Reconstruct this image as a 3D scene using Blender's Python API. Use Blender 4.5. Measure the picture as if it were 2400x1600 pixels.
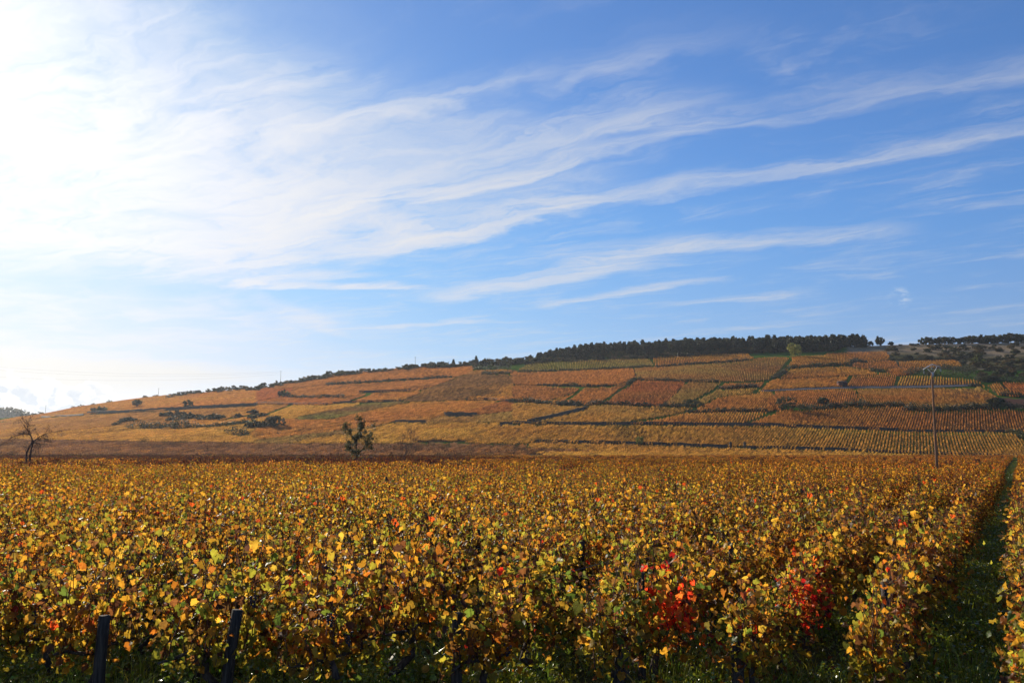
import bpy, bmesh, math, random
import numpy as np
from mathutils import Vector, Matrix, noise as mnoise

for _o in list(bpy.data.objects):
    bpy.data.objects.remove(_o)
scene = bpy.context.scene
COL = scene.collection
R = math.radians

# ------------------------------------------------------------------ camera
F = 1883.6                       # focal length in pixels of the 2400 px wide photograph
CAM_H = 2.45
PITCH = math.atan(258.0 / F)
CP, SP = math.cos(PITCH), math.sin(PITCH)
cam = bpy.data.cameras.new('camera')
cam.sensor_width = 36.0
cam.lens = 36.0 * F / 2400.0
cam.clip_start = 0.1
cam.clip_end = 30000.0
cam_o = bpy.data.objects.new('camera', cam)
COL.objects.link(cam_o)
cam_o.location = (0, 0, CAM_H)
cam_o.rotation_euler = (R(90) + PITCH, 0, 0)
scene.camera = cam_o
scene.render.resolution_x, scene.render.resolution_y = 1024, 682

# ------------------------------------------------------------------ sun and exposure
SUN_AZ, SUN_EL = R(-37.0), R(23.0)           # azimuth from the view axis (+Y), negative is to the left
SUN_DIR = Vector((math.sin(SUN_AZ) * math.cos(SUN_EL), math.cos(SUN_AZ) * math.cos(SUN_EL), math.sin(SUN_EL)))
sun = bpy.data.lights.new('sun', 'SUN')
sun.energy = 5.0
sun.angle = R(0.6)
sun.color = (1.0, 0.9, 0.74)
sun_o = bpy.data.objects.new('sun', sun)
COL.objects.link(sun_o)
sun_o.rotation_euler = (-SUN_DIR).to_track_quat('-Z', 'Y').to_euler()
vs = scene.view_settings
vs.view_transform = 'Standard'
vs.look = 'None'
vs.exposure = 0.35
vs.gamma = 1.0
vs.use_curve_mapping = False
scene.cycles.use_denoising = True
scene.cycles.denoiser = 'OPENIMAGEDENOISE'
scene.cycles.denoising_input_passes = 'RGB_ALBEDO_NORMAL'
scene.cycles.denoising_prefilter = 'ACCURATE'
scene.cycles.max_bounces = 8
scene.cycles.transparent_max_bounces = 8
scene.cycles.transmission_bounces = 6
scene.cycles.sample_clamp_indirect = 8.0


def ray_dir(x, y):
    r_, u_ = (x - 1200) / F, (800 - y) / F
    return Vector((r_, CP - u_ * SP, SP + u_ * CP)).normalized()


class NT:
    """short-hand for wiring shader nodes"""
    def __init__(self, tree):
        self.t = tree
        tree.nodes.clear()

    def n(self, typ, **kw):
        nd = self.t.nodes.new(typ)
        for k, v in kw.items():
            if k == 'i':
                for kk, vv in v.items():
                    self.set(nd.inputs[kk], vv)
            else:
                setattr(nd, k, v)
        return nd

    def set(self, sock, v):
        if isinstance(v, bpy.types.NodeSocket):
            self.t.links.new(v, sock)
        else:
            sock.default_value = v

    def m(self, op, a, b=None, c=None, clamp=False):
        nd = self.t.nodes.new('ShaderNodeMath')
        nd.operation = op
        nd.use_clamp = clamp
        for k, v in enumerate((a, b, c)):
            if v is not None:
                self.set(nd.inputs[k], v)
        return nd.outputs[0]

    def vm(self, op, a, b=None):
        nd = self.t.nodes.new('ShaderNodeVectorMath')
        nd.operation = op
        self.set(nd.inputs[0], a)
        if b is not None:
            self.set(nd.inputs[1], b)
        return nd.outputs['Value'] if op in ('DOT_PRODUCT', 'LENGTH') else nd.outputs[0]

    def ss(self, x, lo, hi, a=0.0, b=1.0):
        nd = self.t.nodes.new('ShaderNodeMapRange')
        nd.interpolation_type = 'SMOOTHSTEP'
        self.set(nd.inputs[0], x)
        for k, v in zip((1, 2, 3, 4), (lo, hi, a, b)):
            self.set(nd.inputs[k], v)
        return nd.outputs[0]

    def mixc(self, f, a, b, mode='MIX'):
        nd = self.t.nodes.new('ShaderNodeMix')
        nd.data_type = 'RGBA'
        nd.blend_type = mode
        self.set(nd.inputs[0], f)
        self.set(nd.inputs[6], a)
        self.set(nd.inputs[7], b)
        return nd.outputs[2]

    def comb(self, x, y, z=0.0):
        nd = self.t.nodes.new('ShaderNodeCombineXYZ')
        for k, v in enumerate((x, y, z)):
            self.set(nd.inputs[k], v)
        return nd.outputs[0]

    def noise(self, vec, scale=1.0, detail=4.0, rough=0.55, dist=0.0, dim='3D'):
        nd = self.t.nodes.new('ShaderNodeTexNoise')
        nd.noise_dimensions = dim
        if vec is not None:
            self.set(nd.inputs['Vector'], vec)
        nd.inputs['Scale'].default_value = scale
        nd.inputs['Detail'].default_value = detail
        nd.inputs['Roughness'].default_value = rough
        nd.inputs['Distortion'].default_value = dist
        return nd.outputs[0]


# ------------------------------------------------------------------ world: clear autumn sky with a layer of cirrus
world = bpy.data.worlds.new('World')
scene.world = world
world.use_nodes = True
world.cycles.sampling_method = 'MANUAL'
world.cycles.sample_map_resolution = 256
W = NT(world.node_tree)
w_dir = W.n('ShaderNodeTexCoord').outputs['Generated']
w_sep = W.n('ShaderNodeSeparateXYZ', i={0: w_dir})
w_z = w_sep.outputs[2]
sky_t = W.n('ShaderNodeTexSky')
sky_t.sky_type = 'NISHITA'
sky_t.sun_disc = False
sky_t.sun_elevation = SUN_EL
sky_t.sun_rotation = SUN_AZ
sky_t.altitude = 300
sky_t.air_density = 1.0
sky_t.dust_density = 0.3
sky_t.ozone_density = 2.0
# the cirrus lies on a flat layer high above: direction / height gives its plan, (u, v) along and across the wind
zc = W.m('MAXIMUM', w_z, 0.02)
px_ = W.m('DIVIDE', w_sep.outputs[0], zc)
py_ = W.m('DIVIDE', w_sep.outputs[1], zc)
WA = R(-48)
u0 = W.m('ADD', W.m('MULTIPLY', px_, math.sin(WA)), W.m('MULTIPLY', py_, math.cos(WA)))
v0 = W.m('ADD', W.m('MULTIPLY', px_, math.cos(WA)), W.m('MULTIPLY', py_, -math.sin(WA)))
nw1 = W.noise(W.comb(W.m('MULTIPLY', u0, 0.8), W.m('MULTIPLY', v0, 1.2), 3.1), 1.0, 3.0, 0.5)
nw2 = W.noise(W.comb(W.m('MULTIPLY', u0, 1.3), W.m('MULTIPLY', v0, 2.0), 9.7), 1.0, 5.0, 0.6)
u1 = W.m('ADD', u0, W.m('MULTIPLY', W.m('SUBTRACT', nw1, 0.5), 0.7))
v1 = W.m('ADD', v0, W.m('MULTIPLY', W.m('SUBTRACT', nw2, 0.5), 0.55))
fib = W.noise(W.comb(W.m('MULTIPLY', u1, 1.6), W.m('MULTIPLY', W.m('ADD', v1, W.m('MULTIPLY', u1, 0.16)), 8.0), 1.7), 1.0, 8.0, 0.66, 0.9)
puff = W.noise(W.comb(W.m('MULTIPLY', u1, 1.5), W.m('MULTIPLY', v1, 2.4), 5.5), 1.0, 6.0, 0.58, 0.4)


def streak(v_at, slope, um, ua, ub, w_up, w_dn, amp, soft=0.3):
    """one band of cirrus at v = v_at + slope (u - um), from u = ua to ub, diffuse on one flank and crisp on the other"""
    dv = W.m('SUBTRACT', v1, W.m('ADD', W.m('MULTIPLY', W.m('SUBTRACT', u1, um), slope), v_at))
    up = W.ss(dv, -w_up, 0.0)
    dn = W.ss(dv, 0.0, w_dn, 1.0, 0.0)
    win = W.m('MULTIPLY', W.ss(u1, ua, ua + soft), W.ss(u1, ub - soft, ub, 1.0, 0.0))
    return W.m('MULTIPLY', W.m('MULTIPLY', up, dn), W.m('MULTIPLY', win, amp))


STREAKS = [
    # v_at slope  um   ua    ub   w_up  w_dn  amp  soft
    (2.21, -0.07, 1.4, 1.12, 2.6, 0.13, 0.07, 0.60, 0.25),
    (2.12, -0.55, 1.3, 0.82, 1.75, 0.34, 0.08, 0.32, 0.3),
    (2.02, 0.17, 1.4, 1.00, 1.90, 0.20, 0.10, 0.26, 0.3),
    (2.30, -0.22, 0.7, -0.4, 1.10, 0.26, 0.12, 0.32, 0.5),
    (2.62, -0.20, 1.7, -0.5, 2.3, 0.20, 0.10, 0.52, 0.6),
    (2.56, 0.03, 2.5, 1.5, 3.6, 0.36, 0.10, 0.85, 0.7),
    (3.30, -0.15, 2.0, 1.6, 2.7, 0.30, 0.30, 0.40, 0.4),
    (3.62, 0.00, 3.1, 2.05, 4.2, 0.32, 0.17, 0.95, 0.5),
    (3.42, 0.02, 2.1, 1.7, 2.7, 0.22, 0.18, 0.80, 0.35),
    (3.66, -0.32, 1.7, 0.9, 2.15, 0.30, 0.12, 0.55, 0.4),
    (4.27, 0.10, 2.8, 2.1, 3.7, 0.22, 0.12, 0.75, 0.5),
    (4.90, -0.30, 2.5, 1.9, 3.1, 0.20, 0.14, 0.5, 0.4),
    (4.35, -0.55, 4.6, 3.9, 5.6, 0.16, 0.10, 0.5, 0.4),
    (2.95, -0.78, 4.0, 3.5, 4.7, 0.34, 0.13, 1.0, 0.35),
    (3.25, 1.33, 5.0, 4.4, 5.9, 0.35, 0.30, 0.42, 0.5),
    (1.52, -0.15, 1.7, 1.15, 2.3, 0.16, 0.12, 0.42, 0.3),
    (1.68, -0.10, 1.1, 0.70, 1.45, 0.18, 0.10, 0.14, 0.25),
    (2.40, -0.10, 3.2, 2.3, 4.3, 0.30, 0.16, 0.75, 0.5),
    (1.95, -0.10, 2.6, 1.9, 3.6, 0.22, 0.14, 0.50, 0.5),
    (2.60, -0.35, 4.0, 3.3, 4.7, 0.26, 0.16, 0.70, 0.4),
    (1.15, 0.05, 2.0, 1.5, 2.8, 0.20, 0.12, 0.45, 0.4),
]
dens = None
for s_ in STREAKS:
    k_ = streak(*s_)
    dens = k_ if dens is None else W.m('ADD', dens, k_)
# streaks are combed by the fibres
dens = W.m('MULTIPLY', dens, W.ss(fib, 0.26, 0.74, 0.14, 1.1))
# the broad veil towards the sun
veil = W.m('MULTIPLY', W.m('MULTIPLY', W.ss(u1, 1.25, 2.9), W.ss(u1, 4.0, 5.2, 1.0, 0.0)),
           W.m('MULTIPLY', W.ss(v1, -2.5, 0.6), W.ss(v1, 1.9, 2.75, 1.0, 0.0)))
veil = W.m('MULTIPLY', veil, W.ss(W.m('ADD', W.m('MULTIPLY', puff, 0.6), W.m('MULTIPLY', fib, 0.4)), 0.33, 0.62, 0.12, 1.0))
dens = W.m('ADD', dens, W.m('MULTIPLY', veil, 1.25))
# thin wisps everywhere on the layer
wisp = W.m('MULTIPLY', W.ss(puff, 0.44, 0.72), W.ss(fib, 0.36, 0.70))
dens = W.m('ADD', dens, W.m('MULTIPLY', wisp, 0.34))
# low bands of milky cloud near the horizon
lowv = W.m('MULTIPLY', W.m('MULTIPLY', W.ss(u1, 8.2, 10.2), W.ss(v1, 4.0, 7.0, 1.0, 0.0)), W.ss(W.m('ADD', puff, W.m('MULTIPLY', fib, 0.5)), 0.4, 0.8, 0.8, 1.5))
milk = W.m('MULTIPLY', W.m('MULTIPLY', W.ss(u1, 4.4, 5.6), W.ss(v1, 2.6, 5.4, 1.0, 0.0)), W.ss(puff, 0.3, 0.7, 0.15, 0.5))
dens = W.m('ADD', W.m('ADD', dens, lowv), milk)
lowb = W.m('MULTIPLY', W.ss(W.noise(W.comb(px_, W.m('MULTIPLY', w_z, 60.0), 2.0), 0.35, 4.0, 0.55), 0.46, 0.7),
           W.ss(w_z, 0.16, 0.06))
dens = W.m('ADD', dens, W.m('MULTIPLY', lowb, 0.3), clamp=False)
dens = W.m('SUBTRACT', 1.0, W.m('EXPONENT', W.m('MULTIPLY', dens, -1.25)))
dens = W.m('MULTIPLY', dens, W.ss(w_z, 0.0, 0.05))
# forward scattering of sunlight by ice crystals and thin mist
cosg = W.vm('DOT_PRODUCT', w_dir, tuple(SUN_DIR))
ang = W.m('ARCCOSINE', W.m('MINIMUM', cosg, 0.99999))
ph1 = W.m('EXPONENT', W.m('MULTIPLY', ang, -1.0 / R(9.0)))
ph2 = W.m('EXPONENT', W.m('MULTIPLY', ang, -1.0 / R(22.0)))
glow = W.m('ADD', W.m('MULTIPLY', ph1, 2.6), W.m('MULTIPLY', ph2, 0.4))
cl_rad = W.m('ADD', 5.6, W.m('ADD', W.m('MULTIPLY', ph1, 11.0), W.m('MULTIPLY', ph2, 4.6)))
hz = W.ss(w_z, 0.03, 0.30)
tint = W.mixc(hz, (0.70, 0.70, 0.94, 1), (0.57, 0.88, 1.28, 1))
near_s = W.m('SUBTRACT', 1.0, W.m('MULTIPLY', ph2, 0.32))
base = W.vm('MULTIPLY', W.vm('MULTIPLY', sky_t.outputs[0], tint), W.comb(near_s, near_s, near_s))
base = W.vm('ADD', base, W.vm('MULTIPLY', W.comb(1.0, 0.93, 0.93), W.comb(glow, glow, glow)))
cl_tint = W.mixc(W.ss(w_z, 0.08, 0.16), (1.0, 0.955, 0.87, 1), (0.99, 0.98, 1.0, 1))
cl_col = W.vm('MULTIPLY', cl_tint, W.comb(cl_rad, cl_rad, cl_rad))
skyc = W.mixc(dens, base, cl_col)
# a bank of cumulus low in the west, beyond the far ridge
caz = W.m('ARCTAN2', w_sep.outputs[0], w_sep.outputs[1])
cn = W.noise(W.comb(W.m('MULTIPLY', caz, 1.0), W.m('MULTIPLY', w_z, 1.3), 0.4), 42.0, 4.0, 0.5)
cn2 = W.noise(W.comb(caz, 4.4, 0.0), 9.0, 2.0, 0.5)
ctop = W.m('ADD', 0.060, W.m('MULTIPLY', W.m('SUBTRACT', cn2, 0.42), 0.12))
cth = W.m('ADD', W.m('SUBTRACT', ctop, w_z), W.m('MULTIPLY', W.m('SUBTRACT', cn, 0.5), 0.05))
cum = W.m('MULTIPLY', W.ss(cth, 0.0, 0.004), W.ss(caz, -0.45, -0.50))
cedge = W.m('MULTIPLY', W.ss(cth, 0.0, 0.016), W.ss(W.noise(W.comb(caz, W.m('MULTIPLY', w_z, 1.2), 7.7), 60.0, 3.0, 0.5), 0.38, 0.56))
ccol = W.mixc(cedge, (12.5, 12.2, 11.8, 1), (5.9, 6.6, 7.7, 1))
skyc = W.mixc(W.m('MULTIPLY', cum, 0.92), skyc, ccol)
# a small lone puff above the right end of the ridge
pdir = Vector((ray_dir(2108, 697)))
pa = W.m('ARCCOSINE', W.m('MINIMUM', W.vm('DOT_PRODUCT', w_dir, tuple(pdir)), 0.9999999))
pn = W.noise(W.vm('MULTIPLY', w_dir, (1, 1, 2.4)), 80.0, 4.0, 0.6)
pf = W.m('MULTIPLY', W.ss(pa, 0.016, 0.002), W.ss(pn, 0.46, 0.72))
skyc = W.mixc(W.m('MULTIPLY', pf, 0.5), skyc, (7.0, 7.2, 7.6, 1))
# soft shoulder: bright sky near the sun rolls off instead of clipping
sv = W.vm('MULTIPLY', skyc, (0.12, 0.12, 0.12))
ex_ = W.vm('MAXIMUM', W.vm('SUBTRACT', sv, (0.55, 0.55, 0.55)), (0, 0, 0))
sv = W.vm('ADD', W.vm('MINIMUM', sv, (0.55, 0.55, 0.55)), W.vm('DIVIDE', ex_, W.vm('ADD', W.vm('MULTIPLY', ex_, (0.75, 0.75, 0.75)), (1, 1, 1))))
skyc = W.vm('MULTIPLY', sv, (1 / 0.12, 1 / 0.12, 1 / 0.12))
bg = W.n('ShaderNodeBackground', i={'Color': skyc, 'Strength': 0.095})
W.t.links.new(bg.outputs[0], W.n('ShaderNodeOutputWorld').inputs[0])

# ------------------------------------------------------------------ helpers
rng = np.random.default_rng(7)
random.seed(7)


def tag(o, label=None, cat=None, group=None, kind=None):
    for k, v in (('label', label), ('category', cat), ('group', group), ('kind', kind)):
        if v is not None:
            o[k] = v
    return o


def link(name, data, parent=None):
    o = bpy.data.objects.new(name, data)
    COL.objects.link(o)
    if parent is not None:
        o.parent = parent
    return o


def mesh_from(name, verts, faces, mats=(), col=None, fmat=None, smooth=False):
    me = bpy.data.meshes.new(name)
    if isinstance(faces, np.ndarray):
        verts = np.asarray(verts, dtype=np.float32)
        n, k = faces.shape
        me.vertices.add(len(verts))
        me.vertices.foreach_set('co', verts.ravel())
        me.loops.add(n * k)
        me.loops.foreach_set('vertex_index', faces.astype(np.int32).ravel())
        me.polygons.add(n)
        me.polygons.foreach_set('loop_start', np.arange(0, n * k, k, dtype=np.int32))
        me.polygons.foreach_set('loop_total', np.full(n, k, dtype=np.int32))
    else:
        me.from_pydata([tuple(v) for v in verts], [], faces)
    for m in mats:
        me.materials.append(m)
    if col is not None:
        a = me.attributes.new('Col', 'FLOAT_COLOR', 'POINT')
        c = np.ones((len(verts), 4), dtype=np.float32)
        c[:, :3] = col
        a.data.foreach_set('color', c.ravel())
    if fmat is not None:
        me.polygons.foreach_set('material_index', np.asarray(fmat, dtype=np.int32))
    if smooth:
        me.polygons.foreach_set('use_smooth', np.ones(len(me.polygons), dtype=bool))
    me.update(calc_edges=True)
    me.validate()
    return me


class MB:
    """collects triangles / quads (stored as triangles) with colours and material slots"""
    def __init__(self):
        self.v, self.f, self.c, self.m, self.n = [], [], [], [], 0

    def add(self, v, f, c=(1, 1, 1), m=0):
        v = np.asarray(v, dtype=np.float32).reshape(-1, 3)
        f = np.asarray(f, dtype=np.int32).reshape(-1, 3)
        self.v.append(v)
        self.f.append(f + self.n)
        cc = np.empty((len(v), 3), dtype=np.float32)
        cc[:] = c
        self.c.append(cc)
        self.m.append(np.full(len(f), m, dtype=np.int32))
        self.n += len(v)

    def tube(self, pts, radii, sides=5, c=(1, 1, 1), m=0, cap=True):
        pts = [Vector(p) for p in pts]
        rings, prev = [], None
        for i, p in enumerate(pts):
            t = (pts[min(i + 1, len(pts) - 1)] - pts[max(i - 1, 0)])
            if t.length < 1e-9:
                t = Vector((0, 0, 1))
            t.normalize()
            if prev is None:
                a = t.cross(Vector((0.3, 1, 0.1)))
                if a.length < 1e-4:
                    a = t.cross(Vector((1, 0, 0)))
            else:
                a = prev - t * prev.dot(t)
            a.normalize()
            prev = a
            b = t.cross(a)
            r = radii[i] if hasattr(radii, '__len__') else radii
            rings.append([p + (a * math.cos(2 * math.pi * k / sides) + b * math.sin(2 * math.pi * k / sides)) * r for k in range(sides)])
        v = [x for r_ in rings for x in r_]
        f = []
        for i in range(len(rings) - 1):
            for k in range(sides):
                a0, a1 = i * sides + k, i * sides + (k + 1) % sides
                f += [(a0, a1, a1 + sides), (a0, a1 + sides, a0 + sides)]
        if cap:
            n0 = len(v)
            v.append(pts[-1])
            v.append(pts[0])
            o = (len(rings) - 1) * sides
            for k in range(sides):
                f.append((o + k, o + (k + 1) % sides, n0))
                f.append(((k + 1) % sides, k, n0 + 1))
        self.add([tuple(x) for x in v], f, c, m)

    def box(self, lo, hi, c=(1, 1, 1), m=0):
        x0, y0, z0 = lo
        x1, y1, z1 = hi
        v = [(x0, y0, z0), (x1, y0, z0), (x1, y1, z0), (x0, y1, z0), (x0, y0, z1), (x1, y0, z1), (x1, y1, z1), (x0, y1, z1)]
        q = [(0, 3, 2, 1), (4, 5, 6, 7), (0, 1, 5, 4), (1, 2, 6, 5), (2, 3, 7, 6), (3, 0, 4, 7)]
        f = []
        for a, b, cc, d in q:
            f += [(a, b, cc), (a, cc, d)]
        self.add(v, f, c, m)

    def mesh(self, name, mats, smooth=False):
        return mesh_from(name, np.concatenate(self.v), np.concatenate(self.f), mats, np.concatenate(self.c), np.concatenate(self.m), smooth)


# ------------------------------------------------------------------ materials
def mat(name):
    m = bpy.data.materials.new(name)
    m.use_nodes = True
    return m, NT(m.node_tree)


def leaf_material(name, instanced=False, blotch=True, trans=0.5, gain=1.0, gloss=0.35, rough=0.42, objrand=False):
    m, t = mat(name)
    col = t.n('ShaderNodeAttribute', attribute_name='Col').outputs['Color']
    if instanced:
        tint = t.n('ShaderNodeAttribute', attribute_type='INSTANCER', attribute_name='tint').outputs['Color']
        col = t.mixc(1.0, col, tint, 'MULTIPLY')
    if blotch:
        nz = t.noise(t.n('ShaderNodeTexCoord').outputs['Object'], 34.0, 3.0, 0.6)
        col = t.mixc(t.ss(nz, 0.50, 0.66, 0.0, 0.55), col, t.mixc(1.0, col, (0.62, 0.42, 0.38, 1), 'MULTIPLY'))
    if objrand:
        r_ = t.n('ShaderNodeObjectInfo').outputs['Random']
        col = t.mixc(1.0, col, t.mixc(r_, (0.72, 0.78, 0.8, 1), (1.3, 1.18, 1.0, 1)), 'MULTIPLY')
    p = t.n('ShaderNodeBsdfPrincipled', i={'Base Color': col, 'Roughness': rough, 'Specular IOR Level': gloss})
    tc = t.mixc(1.0, col, (gain, gain * 0.97, gain * 0.85, 1), 'MULTIPLY')
    tr = t.n('ShaderNodeBsdfTranslucent', i={'Color': tc})
    mx = t.n('ShaderNodeMixShader', i={0: trans, 1: p.outputs[0], 2: tr.outputs[0]})
    t.t.links.new(mx.outputs[0], t.n('ShaderNodeOutputMaterial').inputs[0])
    return m


def solid_material(name, c1, c2, scale=6.0, rough=0.9, attr=False, bump=0.3, spec=0.2, stretch=(1, 1, 1), rough_detail=0.6):
    m, t = mat(name)
    tc = t.n('ShaderNodeTexCoord').outputs['Object']
    vec = t.vm('MULTIPLY', tc, stretch)
    nz = t.noise(vec, scale, 6.0, rough_detail)
    col = t.mixc(t.ss(nz, 0.33, 0.68), (*c1, 1), (*c2, 1))
    if attr:
        col = t.mixc(1.0, col, t.n('ShaderNodeAttribute', attribute_name='Col').outputs['Color'], 'MULTIPLY')
    bp = t.n('ShaderNodeBump', i={'Strength': bump, 'Distance': 0.02, 'Height': nz})
    p = t.n('ShaderNodeBsdfPrincipled', i={'Base Color': col, 'Roughness': rough, 'Specular IOR Level': spec, 'Normal': bp.outputs[0]})
    t.t.links.new(p.outputs[0], t.n('ShaderNodeOutputMaterial').inputs[0])
    return m


M_LEAF = leaf_material('vine_leaf', trans=0.68, gain=1.72, gloss=0.28, rough=0.45)
M_LEAF_I = leaf_material('vine_leaf_field', instanced=True, blotch=False, trans=0.66, gain=1.68, gloss=0.09, rough=0.6)
M_CANE = solid_material('cane_bark', (0.05, 0.022, 0.018), (0.12, 0.05, 0.036), 40.0)
M_BARK = solid_material('vine_bark', (0.035, 0.025, 0.02), (0.10, 0.075, 0.06), 30.0, bump=0.8, stretch=(1, 1, 0.25))
M_GRAPE = solid_material('grape_skin', (0.010, 0.008, 0.018), (0.03, 0.022, 0.045), 60.0, rough=0.4, spec=0.4, bump=0.0)
M_POST = solid_material('weathered_post', (0.02, 0.016, 0.014), (0.075, 0.06, 0.05), 14.0, bump=0.7, stretch=(3, 3, 0.25))
M_WIRE = solid_material('steel_wire', (0.16, 0.15, 0.14), (0.25, 0.24, 0.23), 20.0, rough=0.5, spec=0.5)
M_GRASS = leaf_material('grass_blade', instanced=True, blotch=False, trans=0.4, gain=1.1, gloss=0.55, rough=0.3)
M_TREE = leaf_material('tree_leaf', blotch=False, trans=0.35, gain=1.1, gloss=0.25, rough=0.5, objrand=True)
M_TRUNK = solid_material('tree_bark', (0.035, 0.025, 0.02), (0.09, 0.07, 0.055), 8.0, bump=0.8, stretch=(1, 1, 0.3))
M_TWIG = solid_material('twig_bark', (0.045, 0.028, 0.024), (0.10, 0.06, 0.05), 8.0)
M_STONE = solid_material('dry_stone', (0.05, 0.038, 0.026), (0.12, 0.092, 0.062), 1.6, bump=0.8, rough_detail=0.75)
M_ASPHALT = solid_material('worn_asphalt', (0.06, 0.06, 0.06), (0.11, 0.105, 0.10), 0.6)
M_POLE = solid_material('pole_timber', (0.17, 0.085, 0.045), (0.30, 0.165, 0.09), 5.0, bump=0.5, stretch=(3, 3, 0.15))
M_GALV = solid_material('galvanised_steel', (0.42, 0.42, 0.41), (0.6, 0.6, 0.58), 9.0, rough=0.45, spec=0.5, bump=0.1)
M_GLASSY = solid_material('insulator_glass', (0.16, 0.2, 0.2), (0.3, 0.34, 0.33), 20.0, rough=0.15, spec=0.7, bump=0.0)

# ------------------------------------------------------------------ terrain: flat vineyard floor, then the long hill
CREST = [(-2600, 1040, 1200), (-1200, 1024, 1000), (-600, 1006, 900), (0, 981, 850), (69, 973, 840), (107, 968, 830), (179, 955, 800), (255, 944, 780), (327, 934, 760),
         (393, 927, 750), (600, 908, 720), (728, 887, 700), (800, 876, 690), (960, 861, 680), (1085, 852, 670), (1200, 845, 660),
         (1404, 831, 650), (1634, 821, 640), (1800, 816, 640), (2027, 811, 640), (2093, 808, 640), (2400, 802, 640), (3000, 797, 640), (4600, 800, 660)]


def ray(x, y):
    r, u = (x - 1200) / F, (800 - y) / F
    return np.array([r, CP - u * SP, SP + u * CP])


_ct, _cz, _cy = [], [], []
for cx, cy, yc in CREST:
    d_ = ray(cx, cy)
    _ct.append(d_[0] / d_[1])
    _cz.append(CAM_H + d_[2] / d_[1] * yc)
    _cy.append(yc)
_ct, _cz, _cy = map(np.array, (_ct, _cz, _cy))
Y_FOOT = 262.0


def vnoise(x, y, s, seed=0):
    """smooth value noise"""
    x, y = x / s + seed * 17.3, y / s + seed * 5.1
    xi, yi = np.floor(x), np.floor(y)
    xf, yf = x - xi, y - yi
    xf, yf = xf * xf * (3 - 2 * xf), yf * yf * (3 - 2 * yf)

    def h(a, b):
        v = np.sin(a * 127.1 + b * 311.7 + seed * 74.7) * 43758.5453
        return v - np.floor(v)
    return (h(xi, yi) * (1 - xf) + h(xi + 1, yi) * xf) * (1 - yf) + (h(xi, yi + 1) * (1 - xf) + h(xi + 1, yi + 1) * xf) * yf - 0.5


def terrain_z(X, Y):
    X, Y = np.asarray(X, float), np.asarray(Y, float)
    t = X / np.maximum(Y, 60.0)
    zc, yc = np.interp(t, _ct, _cz), np.interp(t, _ct, _cy)
    k = 9.0
    s = (Y - Y_FOOT - 12.0) / k
    ramp = k * np.where(s > 30, s, np.log1p(np.exp(np.minimum(s, 30))))           # soft foot of the slope
    full = yc - Y_FOOT - 12.0
    z_up = zc * ramp / full
    z_top = zc + (Y - yc) * 0.015 - np.maximum(Y - yc - 160, 0) * 0.02
    z = np.where(Y < yc, z_up, z_top)
    z = np.maximum(z, np.where(Y > 900, -30.0, -5.0))
    on = np.clip((Y - 280) / 60, 0, 1) * np.clip((yc - 20 - Y) / 60, 0, 1)
    z = z + on * (vnoise(X, Y, 55, 1) * 2.2 + vnoise(X, Y, 23, 2) * 0.8)
    return z


def P(x, y, lift=0.0):
    """where the sight line through a photograph pixel meets the ground (lift: a surface that much above it)"""
    d = ray(x, y)
    ys = np.concatenate([np.arange(3, 60, 0.1), np.arange(60, 1100, 0.5)])
    k = ys / d[1]
    zs = CAM_H + d[2] * k
    hit = np.nonzero(zs <= terrain_z(d[0] * k, ys) + lift)[0]
    i = hit[0] if len(hit) else int(np.argmin(zs - terrain_z(d[0] * k, ys)))
    X, Y = d[0] * k[i], ys[i]
    return np.array([X, Y, float(terrain_z(X, Y))])


def at_depth(x, y, Y):
    d = ray(x, y)
    return np.array([d[0] / d[1] * Y, Y, CAM_H + d[2] / d[1] * Y])


def pix(X, Y, Z):
    fw = Y * CP + (Z - CAM_H) * SP
    up = -Y * SP + (Z - CAM_H) * CP
    return 1200 + F * X / fw, 800 - F * up / fw


def Q(zone, pts):
    """enlargement coordinates (3.92 per photograph pixel) to photograph pixels"""
    ox, oy = {1: (0, 880), 2: (600, 800), 3: (1200, 760), 4: (1800, 760), 0: (0, 0)}[zone]
    s = 3.92 if zone else 1.0
    return [(ox + x / s, oy + y / s) for x, y in pts]


def inside(px, py, poly):
    px, py = np.asarray(px), np.asarray(py)
    res = np.zeros(px.shape, bool)
    n = len(poly)
    j = n - 1
    for i in range(n):
        xi, yi = poly[i]
        xj, yj = poly[j]
        c = ((yi > py) != (yj > py)) & (px < (xj - xi) * (py - yi) / ((yj - yi) or 1e-9) + xi)
        res ^= c
        j = i
    return res


# ------------------------------------------------------------------ plots of vines on the hillside
GOLD, ORANGE, RUST, RED, YELLOW, GREEN, DARK, PURPLE, BROWN, OLIVE = (
    (0.50, 0.25, 0.050), (0.48, 0.18, 0.045), (0.36, 0.135, 0.045), (0.40, 0.095, 0.035), (0.56, 0.34, 0.06),
    (0.20, 0.23, 0.055), (0.17, 0.095, 0.05), (0.19, 0.09, 0.065), (0.30, 0.15, 0.055), (0.34, 0.24, 0.07))
_mean = np.array((0.43, 0.195, 0.052))
GOLD, ORANGE, RUST, RED, YELLOW, GREEN, DARK, PURPLE, BROWN, OLIVE = (tuple(float(v) for v in (np.array(c_) * (1 - w_) + _mean * w_) * np.array((0.86, 0.87, 0.87))) for c_, w_ in (
    (GOLD, 0.35), (ORANGE, 0.4), (RUST, 0.4), (RED, 0.35), (YELLOW, 0.35), (GREEN, 0.25), (DARK, 0.3), (PURPLE, 0.2), (BROWN, 0.4), (OLIVE, 0.3)))
SOIL, TURF = (0.13, 0.075, 0.04), (0.065, 0.125, 0.02)
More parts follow.
